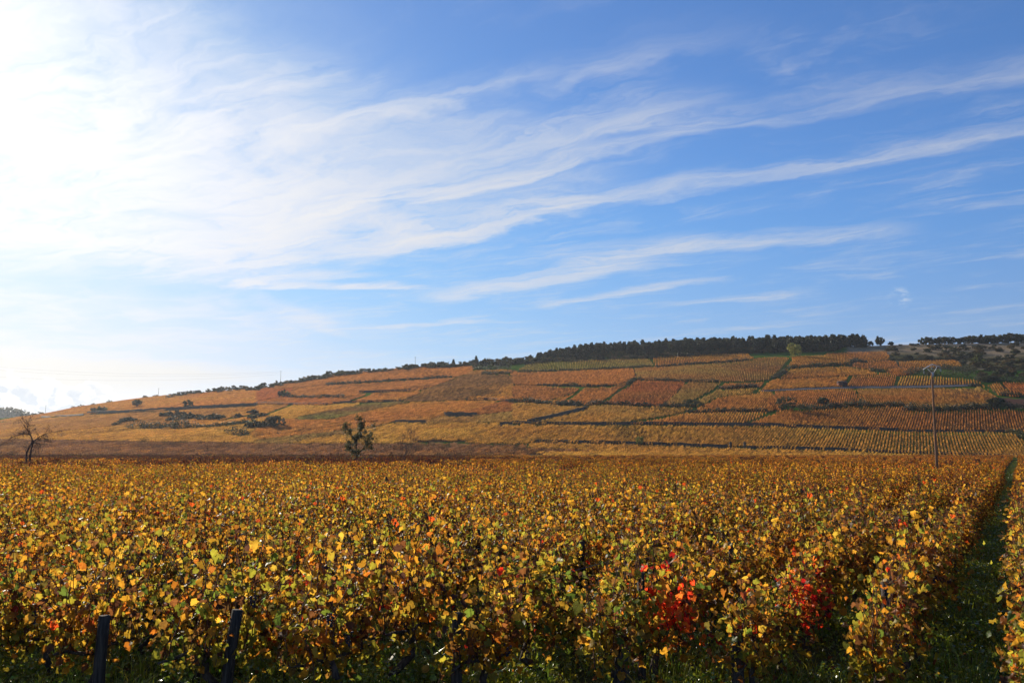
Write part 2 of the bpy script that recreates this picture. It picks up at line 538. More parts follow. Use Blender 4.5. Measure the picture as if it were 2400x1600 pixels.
# zone, outline, row line (two points along one row) or azimuth in degrees, colours (low end, high end of noise), ground, spacing, label
PLOTS = [
    (0, [(980, 1006), (1200, 999), (1460, 997), (1800, 999), (2030, 1008), (2140, 1013), (2362, 1013), (2415, 1035), (2415, 1066), (2180, 1062), (1980, 1050), (1800, 1047), (1640, 1041), (1480, 1037), (1270, 1034), (980, 1030)],
     27.0, GOLD, YELLOW, 'mix', 1.35, 'broad golden vine plot with green grass between its fanning rows, behind the pole'),
    (4, [(60, 815), (260, 805), (540, 790), (640, 770), (1230, 760), (1262, 805), (1540, 812), (1700, 797), (2400, 792), (2400, 972), (1500, 966), (900, 950), (100, 925), (0, 905), (0, 850)],
     30.3, ORANGE, GOLD, SOIL, 1.3, 'orange vine plot with tight upright rows above the low stone wall'),
    (4, [(0, 690), (110, 615), (800, 603), (850, 735), (640, 728), (260, 730), (90, 700), (85, 785), (0, 785)], [(330, 735), (410, 605)], RUST, ORANGE, SOIL, 1.3, 'rust brown vine plot leaning rows just under the grey road'),
    (4, [(815, 603), (1190, 595), (1500, 585), (1900, 595), (2040, 650), (2070, 700), (2040, 768), (1800, 766), (1270, 745), (1235, 738), (858, 735)], [(900, 605), (985, 735)], OLIVE, ORANGE, TURF, 1.25, 'olive and orange vine plot below the road behind the pole'),
    (4, [(0, 545), (60, 520), (300, 500), (735, 480), (702, 565), (300, 575), (0, 595)], [(100, 590), (300, 500)], GOLD, ORANGE, SOIL, 1.1, 'golden vine plot above the grey road beside the small hut'),
    (4, [(772, 480), (1175, 470), (1155, 565), (740, 567)], [(900, 560), (940, 480)], ORANGE, RUST, SOIL, 1.1, 'vine plot golden above and rust below, right of the grass lane by the hut'),
    (4, [(1218, 484), (1500, 489), (1920, 520), (1910, 536), (1500, 546), (1192, 556)], [(1500, 546), (1508, 489)], YELLOW, ORANGE, SOIL, 1.75, 'small plot of widely spaced upright vine rows on the roadside'),
    (4, [(135, 488), (205, 442), (300, 418), (560, 408), (760, 418), (970, 455), (740, 465), (300, 485)], [(520, 410), (565, 470)], GOLD, ORANGE, SOIL, 1.2, 'lens shaped golden vine plot under a dark hedge'),
    (4, [(175, 385), (235, 322), (550, 312), (570, 292), (1062, 275), (1055, 322), (740, 345), (690, 362), (430, 376)], [(900, 335), (890, 285)], ORANGE, GOLD, SOIL, 1.25, 'orange vine plot beside the yellow-green tree, highest in that corner'),
    (4, [(805, 362), (860, 352), (1176, 352), (1180, 378), (1000, 388), (830, 382)], [(1000, 352), (1010, 388)], ORANGE, RUST, SOIL, 1.25, 'thin orange vine strip below the scrub, left half'),
    (4, [(1198, 352), (1400, 338), (1700, 335), (1765, 380), (1690, 388), (1500, 392), (1235, 384)], [(1500, 338), (1530, 390)], ORANGE, GOLD, SOIL, 1.3, 'thin orange vine strip under the scrub slope, just above the pole top'),
    (4, [(1125, 440), (1165, 408), (1430, 408), (1330, 438), (1250, 466), (1155, 466)], 20.0, ORANGE, RUST, SOIL, 1.1, 'small rust vine plot left of the pole top'),
    (4, [(2025, 562), (2065, 548), (2138, 548), (2200, 615), (2340, 652), (2105, 636)], [(2080, 550), (2130, 630)], GOLD, ORANGE, SOIL, 1.5, 'narrow golden vine plot under the thicket at the edge of the view'),
    (4, [(2155, 548), (2420, 535), (2420, 655), (2352, 648), (2210, 610)], [(2200, 545), (2290, 640)], ORANGE, RED, SOIL, 1.6, 'red orange vine plot with diagonal rows at the edge of the view'),
    (4, [(2300, 988), (2420, 975), (2420, 1060), (2352, 1036)], 30.0, GOLD, ORANGE, TURF, 1.3, 'golden corner plot past the grass break at the edge of the view'),
    (3, [(0, 732), (380, 742), (630, 766), (140, 900), (0, 900)], 25.0, OLIVE, GOLD, TURF, 1.1, 'greenish gold vine plot left of the climbing dark wall'),
    (3, [(190, 898), (700, 778), (850, 752), (1590, 772), (1555, 800), (1050, 898)], 22.0, GOLD, OLIVE, TURF, 1.1, 'gold and green wedge of vines right of the climbing dark wall'),
    (3, [(1095, 905), (1350, 866), (1590, 826), (2320, 816), (2140, 903)], 20.0, GOLD, ORANGE, SOIL, 1.1, 'golden vine plot resting on the long stone wall'),
    (3, [(1625, 806), (1705, 780), (1880, 685), (2000, 655), (2400, 642), (2400, 790), (2000, 796)], 24.0, GOLD, ORANGE, SOIL, 1.1, 'golden rounded vine plot left of the rust brown rows'),
    (3, [(2210, 908), (2345, 838), (2420, 842), (2420, 915)], 26.0, ORANGE, GOLD, SOIL, 1.2, 'small orange corner of vines right of the sloping grass lane'),
    (3, [(475, 715), (690, 582), (930, 575), (1125, 508), (1050, 565), (950, 625), (835, 700), (790, 715)], [(600, 715), (850, 575)], RUST, ORANGE, SOIL, 1.1, 'rust vine plot climbing diagonally below the dark bank'),
    (3, [(860, 712), (975, 640), (1145, 530), (1590, 542), (1440, 700), (1400, 730), (1300, 730)], [(1100, 712), (1260, 545)], RED, RUST, SOIL, 1.35, 'red vine plot with diagonal rows in the middle of the hill'),
    (3, [(1450, 700), (1600, 545), (1900, 545), (1590, 725), (1500, 735), (1410, 732)], [(1500, 725), (1680, 548)], BROWN, OLIVE, TURF, 1.2, 'dull brown green vine plot beside the red one'),
    (3, [(225, 702), (625, 592), (600, 584), (250, 570), (0, 563), (0, 688)], [(250, 700), (450, 575)], ORANGE, RUST, SOIL, 1.1, 'orange brown vine plot above the hedge line'),
    (3, [(1635, 738), (1905, 602), (2000, 596), (2235, 604), (2225, 628), (1880, 665), (1745, 735)], 24.0, YELLOW, OLIVE, TURF, 1.1, 'yellow sliver of vines between two grass lanes'),
    (3, [(1945, 550), (2300, 542), (2265, 568), (1930, 586)], 24.0, RUST, ORANGE, SOIL, 1.1, 'small rust strip of vines over a dark hedge'),
    (3, [(0, 542), (0, 452), (400, 436), (900, 416), (1110, 402), (1130, 495), (930, 555), (720, 556), (500, 552), (280, 550)], [(300, 550), (560, 430)], RUST, ORANGE, SOIL, 1.1, 'long rust brown vine plot under the green rows'),
    (3, [(1125, 402), (1300, 390), (1750, 370), (2420, 328), (2560, 332), (2470, 470), (2350, 500), (1900, 516), (1160, 498)], [(1500, 510), (1610, 382)], RUST, OLIVE, SOIL, 1.3, 'long rust and olive vine plot with fine diagonal rows below the wood'),
    (3, [(95, 432), (235, 358), (600, 354), (1225, 344), (1300, 388), (900, 402), (500, 416)], [(700, 415), (690, 352)], GREEN, OLIVE, TURF, 1.6, 'green vine plot with upright rows against the wood'),
    (3, [(1325, 388), (1345, 325), (1700, 308), (2125, 289), (2175, 320), (1900, 343)], [(1650, 372), (1630, 312)], GOLD, ORANGE, SOIL, 1.5, 'golden vine plot with slanting rows against the wood'),
    (2, [(205, 430), (520, 378), (800, 318), (1000, 294), (1900, 234), (1945, 252), (1825, 318), (1300, 341), (1000, 366), (650, 396)], 30.0, ORANGE, RUST, SOIL, 1.1, 'orange brown vine plot highest under the ridge shrubs'),
    (2, [(0, 462), (200, 444), (340, 433), (300, 480), (200, 512), (0, 538)], 30.0, RED, RED, SOIL, 1.1, 'bright red vine plot on the slope below the ridge mast'),
    (2, [(350, 432), (650, 409), (1050, 380), (1300, 354), (1815, 338), (1635, 400), (1400, 446), (950, 461), (820, 505), (400, 505), (315, 488)], 30.0, RUST, ORANGE, SOIL, 1.1, 'rust orange vine plot right of the bright red one'),
    (2, [(0, 552), (200, 525), (850, 525), (1035, 494), (868, 548), (660, 575), (0, 566)], 30.0, RED, RUST, SOIL, 1.1, 'dark red strip of vines between two walls'),
    (2, [(865, 553), (1055, 494), (1430, 470), (1495, 475), (1325, 541)], 30.0, GOLD, ORANGE, SOIL, 1.1, 'small golden plot under a pale walled bank'),
    (2, [(1355, 548), (1850, 340), (2420, 312), (2352, 395), (2100, 498), (1900, 528), (1600, 546)], 25.0, DARK, BROWN, TURF, 1.1, 'dark half bare vine plot climbing across the slope'),
    (2, [(1945, 528), (2130, 465), (2365, 392), (2365, 530)], 27.0, ORANGE, GOLD, SOIL, 1.1, 'orange vine plot right of the dark half bare one'),
    (2, [(0, 590), (285, 594), (105, 662), (0, 650)], 30.0, ORANGE, GOLD, SOIL, 1.1, 'small orange vine plot above the round dark bush'),
    (2, [(115, 668), (312, 594), (935, 580), (860, 600), (300, 688)], 30.0, GOLD, YELLOW, SOIL, 1.1, 'golden sliver of vines right of the small orange plot'),
    (2, [(430, 705), (960, 588), (1400, 558), (1000, 645), (700, 712)], 28.0, DARK, GREEN, TURF, 1.1, 'grey green half bare vine plot across the slope'),
    (2, [(245, 742), (700, 717), (1000, 648), (1450, 558), (1900, 553), (2215, 558), (2080, 610), (1700, 680), (1500, 722), (1100, 727), (600, 788), (0, 858), (0, 800), (240, 794)], 28.0, GOLD, ORANGE, SOIL, 1.1, 'long golden orange plot sweeping over the middle of the hill'),
    (2, [(1725, 660), (2235, 562), (2365, 556), (2365, 636), (2035, 662)], 27.0, RED, RUST, SOIL, 1.1, 'red brown vine plot above the short grey wall'),
    (2, [(1575, 742), (1725, 692), (2030, 690), (2365, 646), (2365, 742)], 27.0, BROWN, OLIVE, TURF, 1.1, 'brown green vine plot below the short grey wall'),
    (2, [(345, 928), (800, 852), (1060, 802), (1290, 748), (2365, 752), (2365, 890), (1500, 908), (1050, 930)], 27.0, YELLOW, GOLD, SOIL, 1.1, 'bright yellow vine plot behind the green bush'),
    (2, [(0, 876), (600, 806), (1000, 745), (1240, 748), (700, 826), (250, 872), (0, 900)], 29.0, GOLD, ORANGE, SOIL, 1.1, 'golden ribbon of vines over a dark strip'),
    (2, [(0, 905), (250, 878), (700, 832), (1270, 750), (1055, 798), (800, 848), (340, 924), (0, 930)], 29.0, DARK, OLIVE, TURF, 1.1, 'dark thin strip of vines left of the bright yellow plot'),
    (1, [(0, 418), (290, 382), (420, 354), (700, 304), (1280, 220), (1540, 208), (1700, 198), (2365, 140), (2365, 262), (1800, 288), (1250, 302), (800, 338), (400, 362)], 32.0, ORANGE, GOLD, SOIL, 1.15, 'orange vine slope along the low end of the ridge'),
    (1, [(0, 440), (250, 422), (800, 370), (1350, 336), (1750, 314), (2365, 282), (2365, 335), (1800, 362), (1560, 350), (1480, 376), (1520, 425), (1280, 400), (1100, 412), (1000, 462), (0, 558)], 32.0, BROWN, GOLD, SOIL, 1.15, 'brown gold vine slope under the long dark wall'),
    (1, [(0, 575), (450, 530), (1000, 472), (1215, 494), (1500, 498), (1900, 474), (2365, 422), (2365, 500), (2100, 510), (2085, 560), (2365, 572), (2365, 608), (1000, 598), (400, 588)], 32.0, GOLD, YELLOW, SOIL, 1.15, 'golden vine slope in front of the long dark hedge'),
    (1, [(1535, 438), (2060, 414), (2290, 392), (2190, 430), (1900, 458), (1480, 440)], 32.0, GOLD, ORANGE, SOIL, 1.15, 'golden strip of vines between two dark hedges'),
    (0, [(-60, 1031), (0, 1031), (260, 1034), (600, 1040), (860, 1043), (1000, 1044), (1200, 1049), (1420, 1056), (1240, 1061), (860, 1059), (0, 1058), (-60, 1058)], 31.0, PURPLE, DARK, SOIL, 1.15, 'bare purple brown vines at the foot of the hill'),
    (0, [(1250, 1037), (1470, 1041), (1640, 1046), (1800, 1051), (1980, 1055), (2180, 1066), (2180, 1070), (1250, 1062)], 31.0, GOLD, YELLOW, SOIL, 1.15, 'golden strip of vines under the pillars and wall'),
]
# grass lanes between the plots
LANES = [(3, [(660, 580), (570, 650), (480, 715)]), (3, [(1930, 545), (1850, 610), (1700, 690), (1600, 740)]), (3, [(1690, 775), (1590, 810), (1350, 862), (1080, 900)]),
         (3, [(2352, 835), (2250, 870), (2140, 912)]), (3, [(2352, 520), (2290, 580), (2230, 620)]), (3, [(1130, 505), (1050, 570), (960, 630), (850, 705)]),
         (4, [(200, 325), (150, 390), (80, 470), (10, 520)]), (4, [(757, 475), (735, 520), (708, 570)]), (4, [(1197, 482), (1190, 520), (1172, 566)]),
         (4, [(2000, 560), (2050, 610), (2110, 665)]), (4, [(0, 830), (60, 815)]), (4, [(2270, 985), (2320, 1020), (2352, 1050)]), (3, [(1930, 530), (2150, 532), (2340, 520)]),
         (3, [(250, 560), (420, 570), (640, 578), (930, 568)]), (2, [(1040, 490), (860, 552), (730, 575)]), (2, [(310, 592), (200, 630), (100, 668)]),
         (1, [(1800, 470), (2000, 462), (2200, 440), (2352, 420)]), (1, [(2090, 400), (2200, 385), (2352, 350)]), (3, [(1700, 1124), (1850, 1128), (2000, 1132), (2352, 1138)])]
LANE_PIX = [np.array(Q(z_, l_)) for z_, l_ in LANES]
plot_world = []
for zone, outl, rowl, c1, c2, grd, spc, lab in PLOTS:
    pts = [P(x, y, 0.7)[:2] for x, y in Q(zone, outl)]
    if isinstance(rowl, (int, float)):
        a_ = R(rowl)
        rd = np.array([math.sin(a_), math.cos(a_)])
    else:
        (x0, y0), (x1, y1) = Q(zone, rowl)
        rd = P(x1, y1)[:2] - P(x0, y0)[:2]
        rd = rd / np.linalg.norm(rd)
        if rd[1] < 0:
            rd = -rd
    plot_world.append((np.array(pts), rd, c1, c2, grd, spc * (0.76 if spc > 1.18 else 1.0), lab))

# ground sheet
xs = np.concatenate([-np.geomspace(2300, 470, 22)[:-1], np.arange(-470, 440, 3.5), np.geomspace(440, 2300, 22)])
ys = np.concatenate([np.linspace(-400, -20, 8), np.arange(-12, 240, 7.0), np.arange(240, 700, 3.0), np.geomspace(700, 2300, 26)])
GX, GY = np.meshgrid(xs, ys)
GZ = terrain_z(GX, GY)
gcol = np.empty(GX.shape + (3,), np.float32)
gcol[:] = TURF
flat = GY < 255
gcol[flat] = (0.07, 0.075, 0.03)
for pts, rd, c1, c2, grd, spc, lab in plot_world:
    lo, hi = pts.min(0), pts.max(0)
    cand = (GX > lo[0] - 5) & (GX < hi[0] + 5) & (GY > lo[1] - 5) & (GY < hi[1] + 5)
    msk = cand & inside(GX, GY, pts)
    if isinstance(grd, str):
        k = np.clip((GX[msk] - 60) / 40, 0, 1)[:, None]
        gcol[msk] = np.array(SOIL) * (1 - k) + np.array((0.06, 0.11, 0.03)) * k
    else:
        gcol[msk] = grd
lz = (GY > 262) & (GY < 700)
lpx, lpy = pix(GX[lz], GY[lz], GZ[lz] + 0.3)
near_lane = np.zeros(lpx.shape, bool)
for ln in LANE_PIX:
    for a_, b_ in zip(ln[:-1], ln[1:]):
        for q_ in np.linspace(0, 1, 12):
            c_ = a_ + (b_ - a_) * q_
            near_lane |= (np.abs(lpx - c_[0]) < 7) & (np.abs(lpy - c_[1]) < 2.6)
gsub = gcol[lz]
gsub[near_lane] = (0.075, 0.15, 0.02)
gcol[lz] = gsub
# dry grass on the plateau at the right end of the ridge, and a ploughed plot below the thicket
pxx, pyy = pix(GX, np.maximum(GY, 1.0), GZ)
dry = (GY > 480) & (pxx > 1985) & (pyy < 862 + (pxx - 2060) * 0.02)
mixn = np.clip(0.55 + vnoise(GX, GY, 14, 5) * 1.6 + np.clip((828 - pyy) / 18, -0.6, 0.6), 0, 1)[..., None]
dcol = np.array((0.09, 0.085, 0.04)) * (1 - mixn) + np.array((0.29, 0.215, 0.135)) * mixn
gcol[dry] = dcol[dry]
plough = np.array([P(x, y)[:2] for x, y in Q(4, [(2135, 678), (2500, 682), (2500, 772), (2165, 765)])])
gcol[(GY > 300) & inside(GX, GY, plough)] = (0.12, 0.062, 0.045)
ny, nx = GX.shape
idx = np.arange(nx * ny).reshape(ny, nx)
gf = np.stack([idx[:-1, :-1], idx[:-1, 1:], idx[1:, 1:], idx[1:, :-1]], -1).reshape(-1, 4)
m_ground, t = mat('vineyard_ground')
tc_ = t.n('ShaderNodeTexCoord').outputs['Object']
n1 = t.noise(tc_, 0.35, 6.0, 0.65)
n2 = t.noise(tc_, 6.0, 5.0, 0.6)
gc = t.n('ShaderNodeAttribute', attribute_name='Col').outputs['Color']
gc = t.mixc(1.0, gc, t.mixc(t.ss(n1, 0.35, 0.65), (0.75, 0.72, 0.7, 1), (1.25, 1.2, 1.1, 1)), 'MULTIPLY')
gc = t.mixc(t.ss(n2, 0.45, 0.7, 0.0, 0.6), gc, (0.07, 0.045, 0.028, 1))
bp_ = t.n('ShaderNodeBump', i={'Strength': 0.6, 'Distance': 0.06, 'Height': n2})
gp = t.n('ShaderNodeBsdfPrincipled', i={'Base Color': gc, 'Roughness': 1.0, 'Specular IOR Level': 0.0, 'Normal': bp_.outputs[0]})
t.t.links.new(gp.outputs[0], t.n('ShaderNodeOutputMaterial').inputs[0])
g_me = mesh_from('ground', np.stack([GX, GY, GZ], -1).reshape(-1, 3), gf, [m_ground], gcol.reshape(-1, 3), None, True)
tag(link('ground', g_me), 'grassy soil of the vineyard floor and hillside', None, None, 'structure')


# ------------------------------------------------------------------ instancing over points (for what nobody could count)
def gn_group(coll):
    g = bpy.data.node_groups.new('scatter_' + coll.name, 'GeometryNodeTree')
    g.interface.new_socket('Geometry', in_out='INPUT', socket_type='NodeSocketGeometry')
    g.interface.new_socket('Geometry', in_out='OUTPUT', socket_type='NodeSocketGeometry')
    N, L = g.nodes, g.links
    gi, go = N.new('NodeGroupInput'), N.new('NodeGroupOutput')
    ci = N.new('GeometryNodeCollectionInfo')
    ci.inputs['Collection'].default_value = coll
    ci.inputs['Separate Children'].default_value = True
    ci.inputs['Reset Children'].default_value = True
    iop = N.new('GeometryNodeInstanceOnPoints')
    iop.inputs['Pick Instance'].default_value = True

    def attr(name, typ):
        a = N.new('GeometryNodeInputNamedAttribute')
        a.data_type = typ
        a.inputs[0].default_value = name
        return a.outputs[0]
    L.new(gi.outputs[0], iop.inputs['Points'])
    L.new(ci.outputs[0], iop.inputs['Instance'])
    L.new(attr('idx', 'INT'), iop.inputs['Instance Index'])
    L.new(attr('rot', 'FLOAT_VECTOR'), iop.inputs['Rotation'])
    L.new(attr('scl', 'FLOAT_VECTOR'), iop.inputs['Scale'])
    L.new(iop.outputs[0], go.inputs[0])
    return g


_groups = {}


def scatter(name, pts, rot, scl, idx, tint, coll):
    me = bpy.data.meshes.new(name)
    n = len(pts)
    me.vertices.add(n)
    me.vertices.foreach_set('co', np.asarray(pts, np.float32).ravel())
    for nm, typ, key, arr in (('rot', 'FLOAT_VECTOR', 'vector', rot), ('scl', 'FLOAT_VECTOR', 'vector', scl), ('idx', 'INT', 'value', idx)):
        a = me.attributes.new(nm, typ, 'POINT')
        a.data.foreach_set(key, np.asarray(arr, np.int32 if typ == 'INT' else np.float32).ravel())
    a = me.attributes.new('tint', 'FLOAT_COLOR', 'POINT')
    c = np.ones((n, 4), np.float32)
    c[:, :3] = tint
    a.data.foreach_set('color', c.ravel())
    me.update()
    o = link(name, me)
    if coll.name not in _groups:
        _groups[coll.name] = gn_group(coll)
    md = o.modifiers.new('scatter', 'NODES')
    md.node_group = _groups[coll.name]
    return o


def proto_collection(name, meshes):
    c = bpy.data.collections.new(name)
    for i, me in enumerate(meshes):
        c.objects.link(bpy.data.objects.new('%s_%02d' % (name, i), me))
    return c

# ------------------------------------------------------------------ vine leaves
_half = [(0.22, -0.12), (0.46, -0.03), (0.45, 0.17), (0.57, 0.36), (0.45, 0.49), (0.39, 0.68), (0.18, 0.80)]
LEAF_RIM = [(0.0, 0.03)] + _half + [(0.0, 1.0)] + [(-x, y) for x, y in reversed(_half)]
LEAF_BIG = np.array([(0.0, 0.36)] + LEAF_RIM)
LEAF_BIG_F = np.array([(0, 1 + i, 1 + (i + 1) % 16) for i in range(16)])
_lr = [(0.0, 0.02), (0.42, -0.05), (0.52, 0.38), (0.24, 0.72), (0.0, 1.0), (-0.24, 0.72), (-0.52, 0.38), (-0.42, -0.05)]
LEAF_MID = np.array([(0.0, 0.36)] + _lr)
LEAF_MID_F = np.array([(0, 1 + i, 1 + (i + 1) % 8) for i in range(8)])
LEAF_LOW = np.array([(0.0, 0.0), (0.5, 0.4), (0.0, 1.0), (-0.5, 0.4)])
LEAF_LOW_F = np.array([(0, 1, 2), (0, 2, 3)])
LEAVES = {'big': (LEAF_BIG, LEAF_BIG_F), 'mid': (LEAF_MID, LEAF_MID_F), 'low': (LEAF_LOW, LEAF_LOW_F)}

PAL = np.array([(0.47, 0.235, 0.022), (0.52, 0.33, 0.04), (0.28, 0.26, 0.03), (0.10, 0.15, 0.024), (0.46, 0.15, 0.02),
                (0.17, 0.07, 0.025), (0.60, 0.03, 0.012), (0.07, 0.033, 0.025)])
# gold, yellow, yellow-green, green, orange, brown, red, withered
MIX = {'gold': (.29, .11, .13, .05, .13, .18, .008, .10), 'green': (.19, .12, .25, .20, .06, .12, .006, .055),
       'orange': (.27, .07, .07, .03, .22, .22, .012, .11), 'bare': (.14, .05, .04, .02, .20, .30, .02, .23), 'red': (.10, .04, .08, .06, .22, .08, .40, .02),
       'mixed': (.25, .12, .17, .11, .13, .15, .01, .06)}


def unit(a):
    return a / np.maximum(np.linalg.norm(a, axis=-1, keepdims=True), 1e-9)


def leaf_frames(r, n, outward, up=0.2, spread=0.9):
    """orthonormal frames (x, y = tip, z = normal) of hanging leaves"""
    nz = unit(r.normal(0, spread, (n, 3)) + outward + np.array([0, 0, up]))
    tip = r.normal(0, 0.55, (n, 3)) + np.array([0, 0, -0.75]) + outward * 0.4
    tip = unit(tip - nz * (tip * nz).sum(-1, keepdims=True))
    xx = np.cross(tip, nz)
    return np.stack([xx, tip, nz], -1)


def leaf_mesh_arrays(r, pos, frames, size, cols, lod):
    T, Fc = LEAVES[lod]
    n, k = len(pos), len(T)
    fold = r.uniform(-0.2, 1.1, (n, 1))
    curl = r.uniform(-0.4, 0.8, (n, 1))
    wav = r.uniform(-0.22, 0.22, (n, k))
    x, y = T[None, :, 0], T[None, :, 1]
    L = np.stack([np.repeat(x, n, 0) * (1 - 0.12 * np.abs(fold)), np.repeat(y, n, 0), fold * np.abs(x) - curl * y * y + wav * (np.abs(x) + np.abs(y - 0.36))], -1)
    L = L * size[:, None, None]
    V = np.einsum('nij,nkj->nki', frames, L) + pos[:, None, :]
    Fa = (Fc[None] + (np.arange(n) * k)[:, None, None]).reshape(-1, 3)
    C = np.repeat(cols[:, None, :], k, 1)
    C = C * r.uniform(0.8, 1.15, (n, k, 1))
    return V.reshape(-1, 3), Fa, C.reshape(-1, 3)


def pick_cols(r, n, mix, z=None):
    w = np.array(MIX[mix], float)
    c = PAL[r.choice(len(w), n, p=w / w.sum())]
    c = c * r.uniform(0.4, 1.2, (n, 1))
    j = PAL[r.choice(len(w), n, p=w / w.sum())]
    k = r.uniform(0, 0.35, (n, 1))
    return c * (1 - k) + j * k


def gen_canes(r, n, half, h, base=0.5):
    out = []
    for i in range(n):
        x0 = r.uniform(-half, half)
        p = np.array([x0, r.normal(0, 0.03), base + r.uniform(-0.06, 0.06)])
        top = h * r.uniform(0.75, 1.22)
        lean = np.array([r.normal(0, 0.20), r.normal(0, 0.085), 0])
        pts = [p]
        for k in range(1, 6):
            q = k / 5
            pts.append(p + lean * q * q + np.array([r.normal(0, 0.015), r.normal(0, 0.02), (top - p[2]) * q]))
        out.append(np.array(pts))
    for i in range(max(1, n // 4)):                       # arching side shoots
        s = r.choice([-1, 1])
        p = np.array([r.uniform(-half, half), 0, r.uniform(0.55, 0.9)])
        out.append(np.array([p + np.array([r.normal(0, 0.03) + 0.1 * s * q, s * 0.26 * q, 0.25 * q - 0.55 * q * q]) for q in np.linspace(0, 1, 6)]))
    return out


def gen_vine(seed, mix, n_leaf=210, h=1.22, half=0.5, n_cane=12, size=(0.038, 0.088), thick=0.095):
    r = np.random.default_rng(seed)
    trunk = MB()
    b = r.normal(0, 0.06, 4)
    pts = [(b[0], b[1], -0.06), (b[0] * 1.3, b[1] + 0.02, 0.12), (b[2], b[3], 0.28), (b[2] * 0.6 + 0.03, b[3] * 0.5, 0.42), (0.04, 0, 0.5)]
    trunk.tube(pts, [0.05, 0.04, 0.036, 0.034, 0.03], 7)
    for s in (-1, 1):
        arm = [(0.03, 0, 0.46)] + [(s * half * q, r.normal(0, 0.012), 0.5 + r.normal(0, 0.015)) for q in (0.3, 0.65, 1.0)]
        trunk.tube(arm, [0.026, 0.02, 0.015, 0.01], 5)
    canes = gen_canes(r, n_cane, half, h)
    cmb = MB()
    for c in canes:
        cmb.tube(c, np.linspace(0.0062, 0.0035, len(c)), 3, cap=False)
    ci = r.integers(0, len(canes), n_leaf)
    q = r.beta(1.1, 1.25, n_leaf)
    pos = np.empty((n_leaf, 3))
    for i in range(n_leaf):
        c = canes[ci[i]]
        f = q[i] * (len(c) - 1)
        k = min(int(f), len(c) - 2)
        pos[i] = c[k] + (c[k + 1] - c[k]) * (f - k)
    side = r.choice([-1.0, 1.0], n_leaf)
    off = np.stack([r.normal(0, 0.07, n_leaf), side * np.abs(r.normal(0, thick, n_leaf)), r.normal(-0.03, 0.07, n_leaf)], -1)
    hang = r.random(n_leaf) < 0.10
    off[hang, 2] -= r.uniform(0.1, 0.3, hang.sum())
    pos = pos + off
    outward = np.stack([np.zeros(n_leaf), side * 0.55, np.zeros(n_leaf)], -1)
    fr = leaf_frames(r, n_leaf, outward)
    sz = r.uniform(size[0], size[1], n_leaf)
    cols = pick_cols(r, n_leaf, mix)
    low = np.clip((0.75 - pos[:, 2]) / 0.4, 0, 1) * (r.random(n_leaf) < 0.55)
    cols = cols * (1 - 0.8 * low[:, None]) + 0.8 * low[:, None] * PAL[2] * r.uniform(0.5, 1.0, (n_leaf, 1))
    if mix == 'red':                                        # the red gathers on one part of the vine
        cx, cz = r.uniform(-0.2, 0.2), r.uniform(0.7, 0.88)
        dd = ((pos[:, 0] - cx) / 0.30) ** 2 + ((pos[:, 2] - cz) / 0.46) ** 2
        cols = pick_cols(r, n_leaf, 'mixed')
        rd_ = r.random(n_leaf) < np.clip(1.3 - dd, 0, 0.92)
        hot = np.array([(0.64, 0.055, 0.018), (0.62, 0.15, 0.025), (0.34, 0.014, 0.014), (0.40, 0.17, 0.03)])[r.choice(4, n_leaf, p=(.4, .3, .15, .15))]
        cols[rd_] = hot[rd_] * r.uniform(0.7, 1.2, (int(rd_.sum()), 1))
    return dict(r=r, trunk=trunk, canes=cmb, pos=pos, frames=fr, size=sz, cols=cols)


def grape_bunch_mesh(seed):
    r = np.random.default_rng(seed)
    mb = MB()
    bm = bmesh.new()
    bmesh.ops.create_icosphere(bm, subdivisions=1, radius=1.0)
    bv = np.array([v.co for v in bm.verts])
    bf = np.array([[v.index for v in f.verts] for f in bm.faces])
    bm.free()
    for i in range(26):
        z = -r.random() * 0.13
        w = 0.036 * (1 + z / 0.17)
        a = r.uniform(0, 6.28)
        mb.add(bv * r.uniform(0.009, 0.011) + np.array([math.cos(a) * w, math.sin(a) * w, z]), bf)
    return mb.mesh('grape_bunch', [M_GRAPE], True)


VARIANTS = []
_mixes = ['gold', 'mixed', 'green', 'gold', 'orange', 'mixed', 'gold', 'green', 'orange', 'gold', 'mixed', 'red', 'red', 'bare', 'bare', 'bare']
for i, mx_ in enumerate(_mixes):
    rr = np.random.default_rng(900 + i)
    g = gen_vine(100 + i, mx_, n_leaf=130 if mx_ == 'bare' else int(rr.integers(420, 600)), h=rr.uniform(1.12, 1.3), n_cane=34 if mx_ == 'bare' else int(rr.integers(20, 30)))
    fol = leaf_mesh_arrays(g['r'], g['pos'], g['frames'], g['size'], g['cols'], 'big')
    mb = MB()
    mb.add(*fol)
    g['me_fol'] = mb.mesh('foliage', [M_LEAF])
    g['me_trunk'] = g['trunk'].mesh('trunk', [M_BARK], True)
    g['me_canes'] = g['canes'].mesh('canes', [M_CANE])
    full = MB()
    fl = leaf_mesh_arrays(g['r'], g['pos'], g['frames'], g['size'], g['cols'], 'mid')
    full.add(*fl)
    for src, k in ((g['trunk'], 1), (g['canes'], 2)):
        full.add(np.concatenate(src.v), np.concatenate(src.f), (1, 1, 1), k)
    g['me_full'] = full.mesh('vine', [M_LEAF_I, M_BARK, M_CANE])
    VARIANTS.append(g)
GRAPES = [grape_bunch_mesh(s) for s in (1, 2, 3)]
OBJ_LEAVES = []
M_LEAF_OBJ = leaf_material('vine_leaf_single', trans=0.68, gain=1.72, gloss=0.28, rough=0.45, objrand=True)
for ci_ in range(len(PAL)):
    row_ = []
    for s_ in range(3):
        rr = np.random.default_rng(ci_ * 10 + s_)
        fr_ = np.eye(3)[None]
        v_, f_, c_ = leaf_mesh_arrays(rr, np.zeros((1, 3)), fr_, np.ones(1), PAL[ci_][None], 'big')
        row_.append(mesh_from('leaf', v_, f_, [M_LEAF_OBJ], c_))
    OBJ_LEAVES.append(row_)

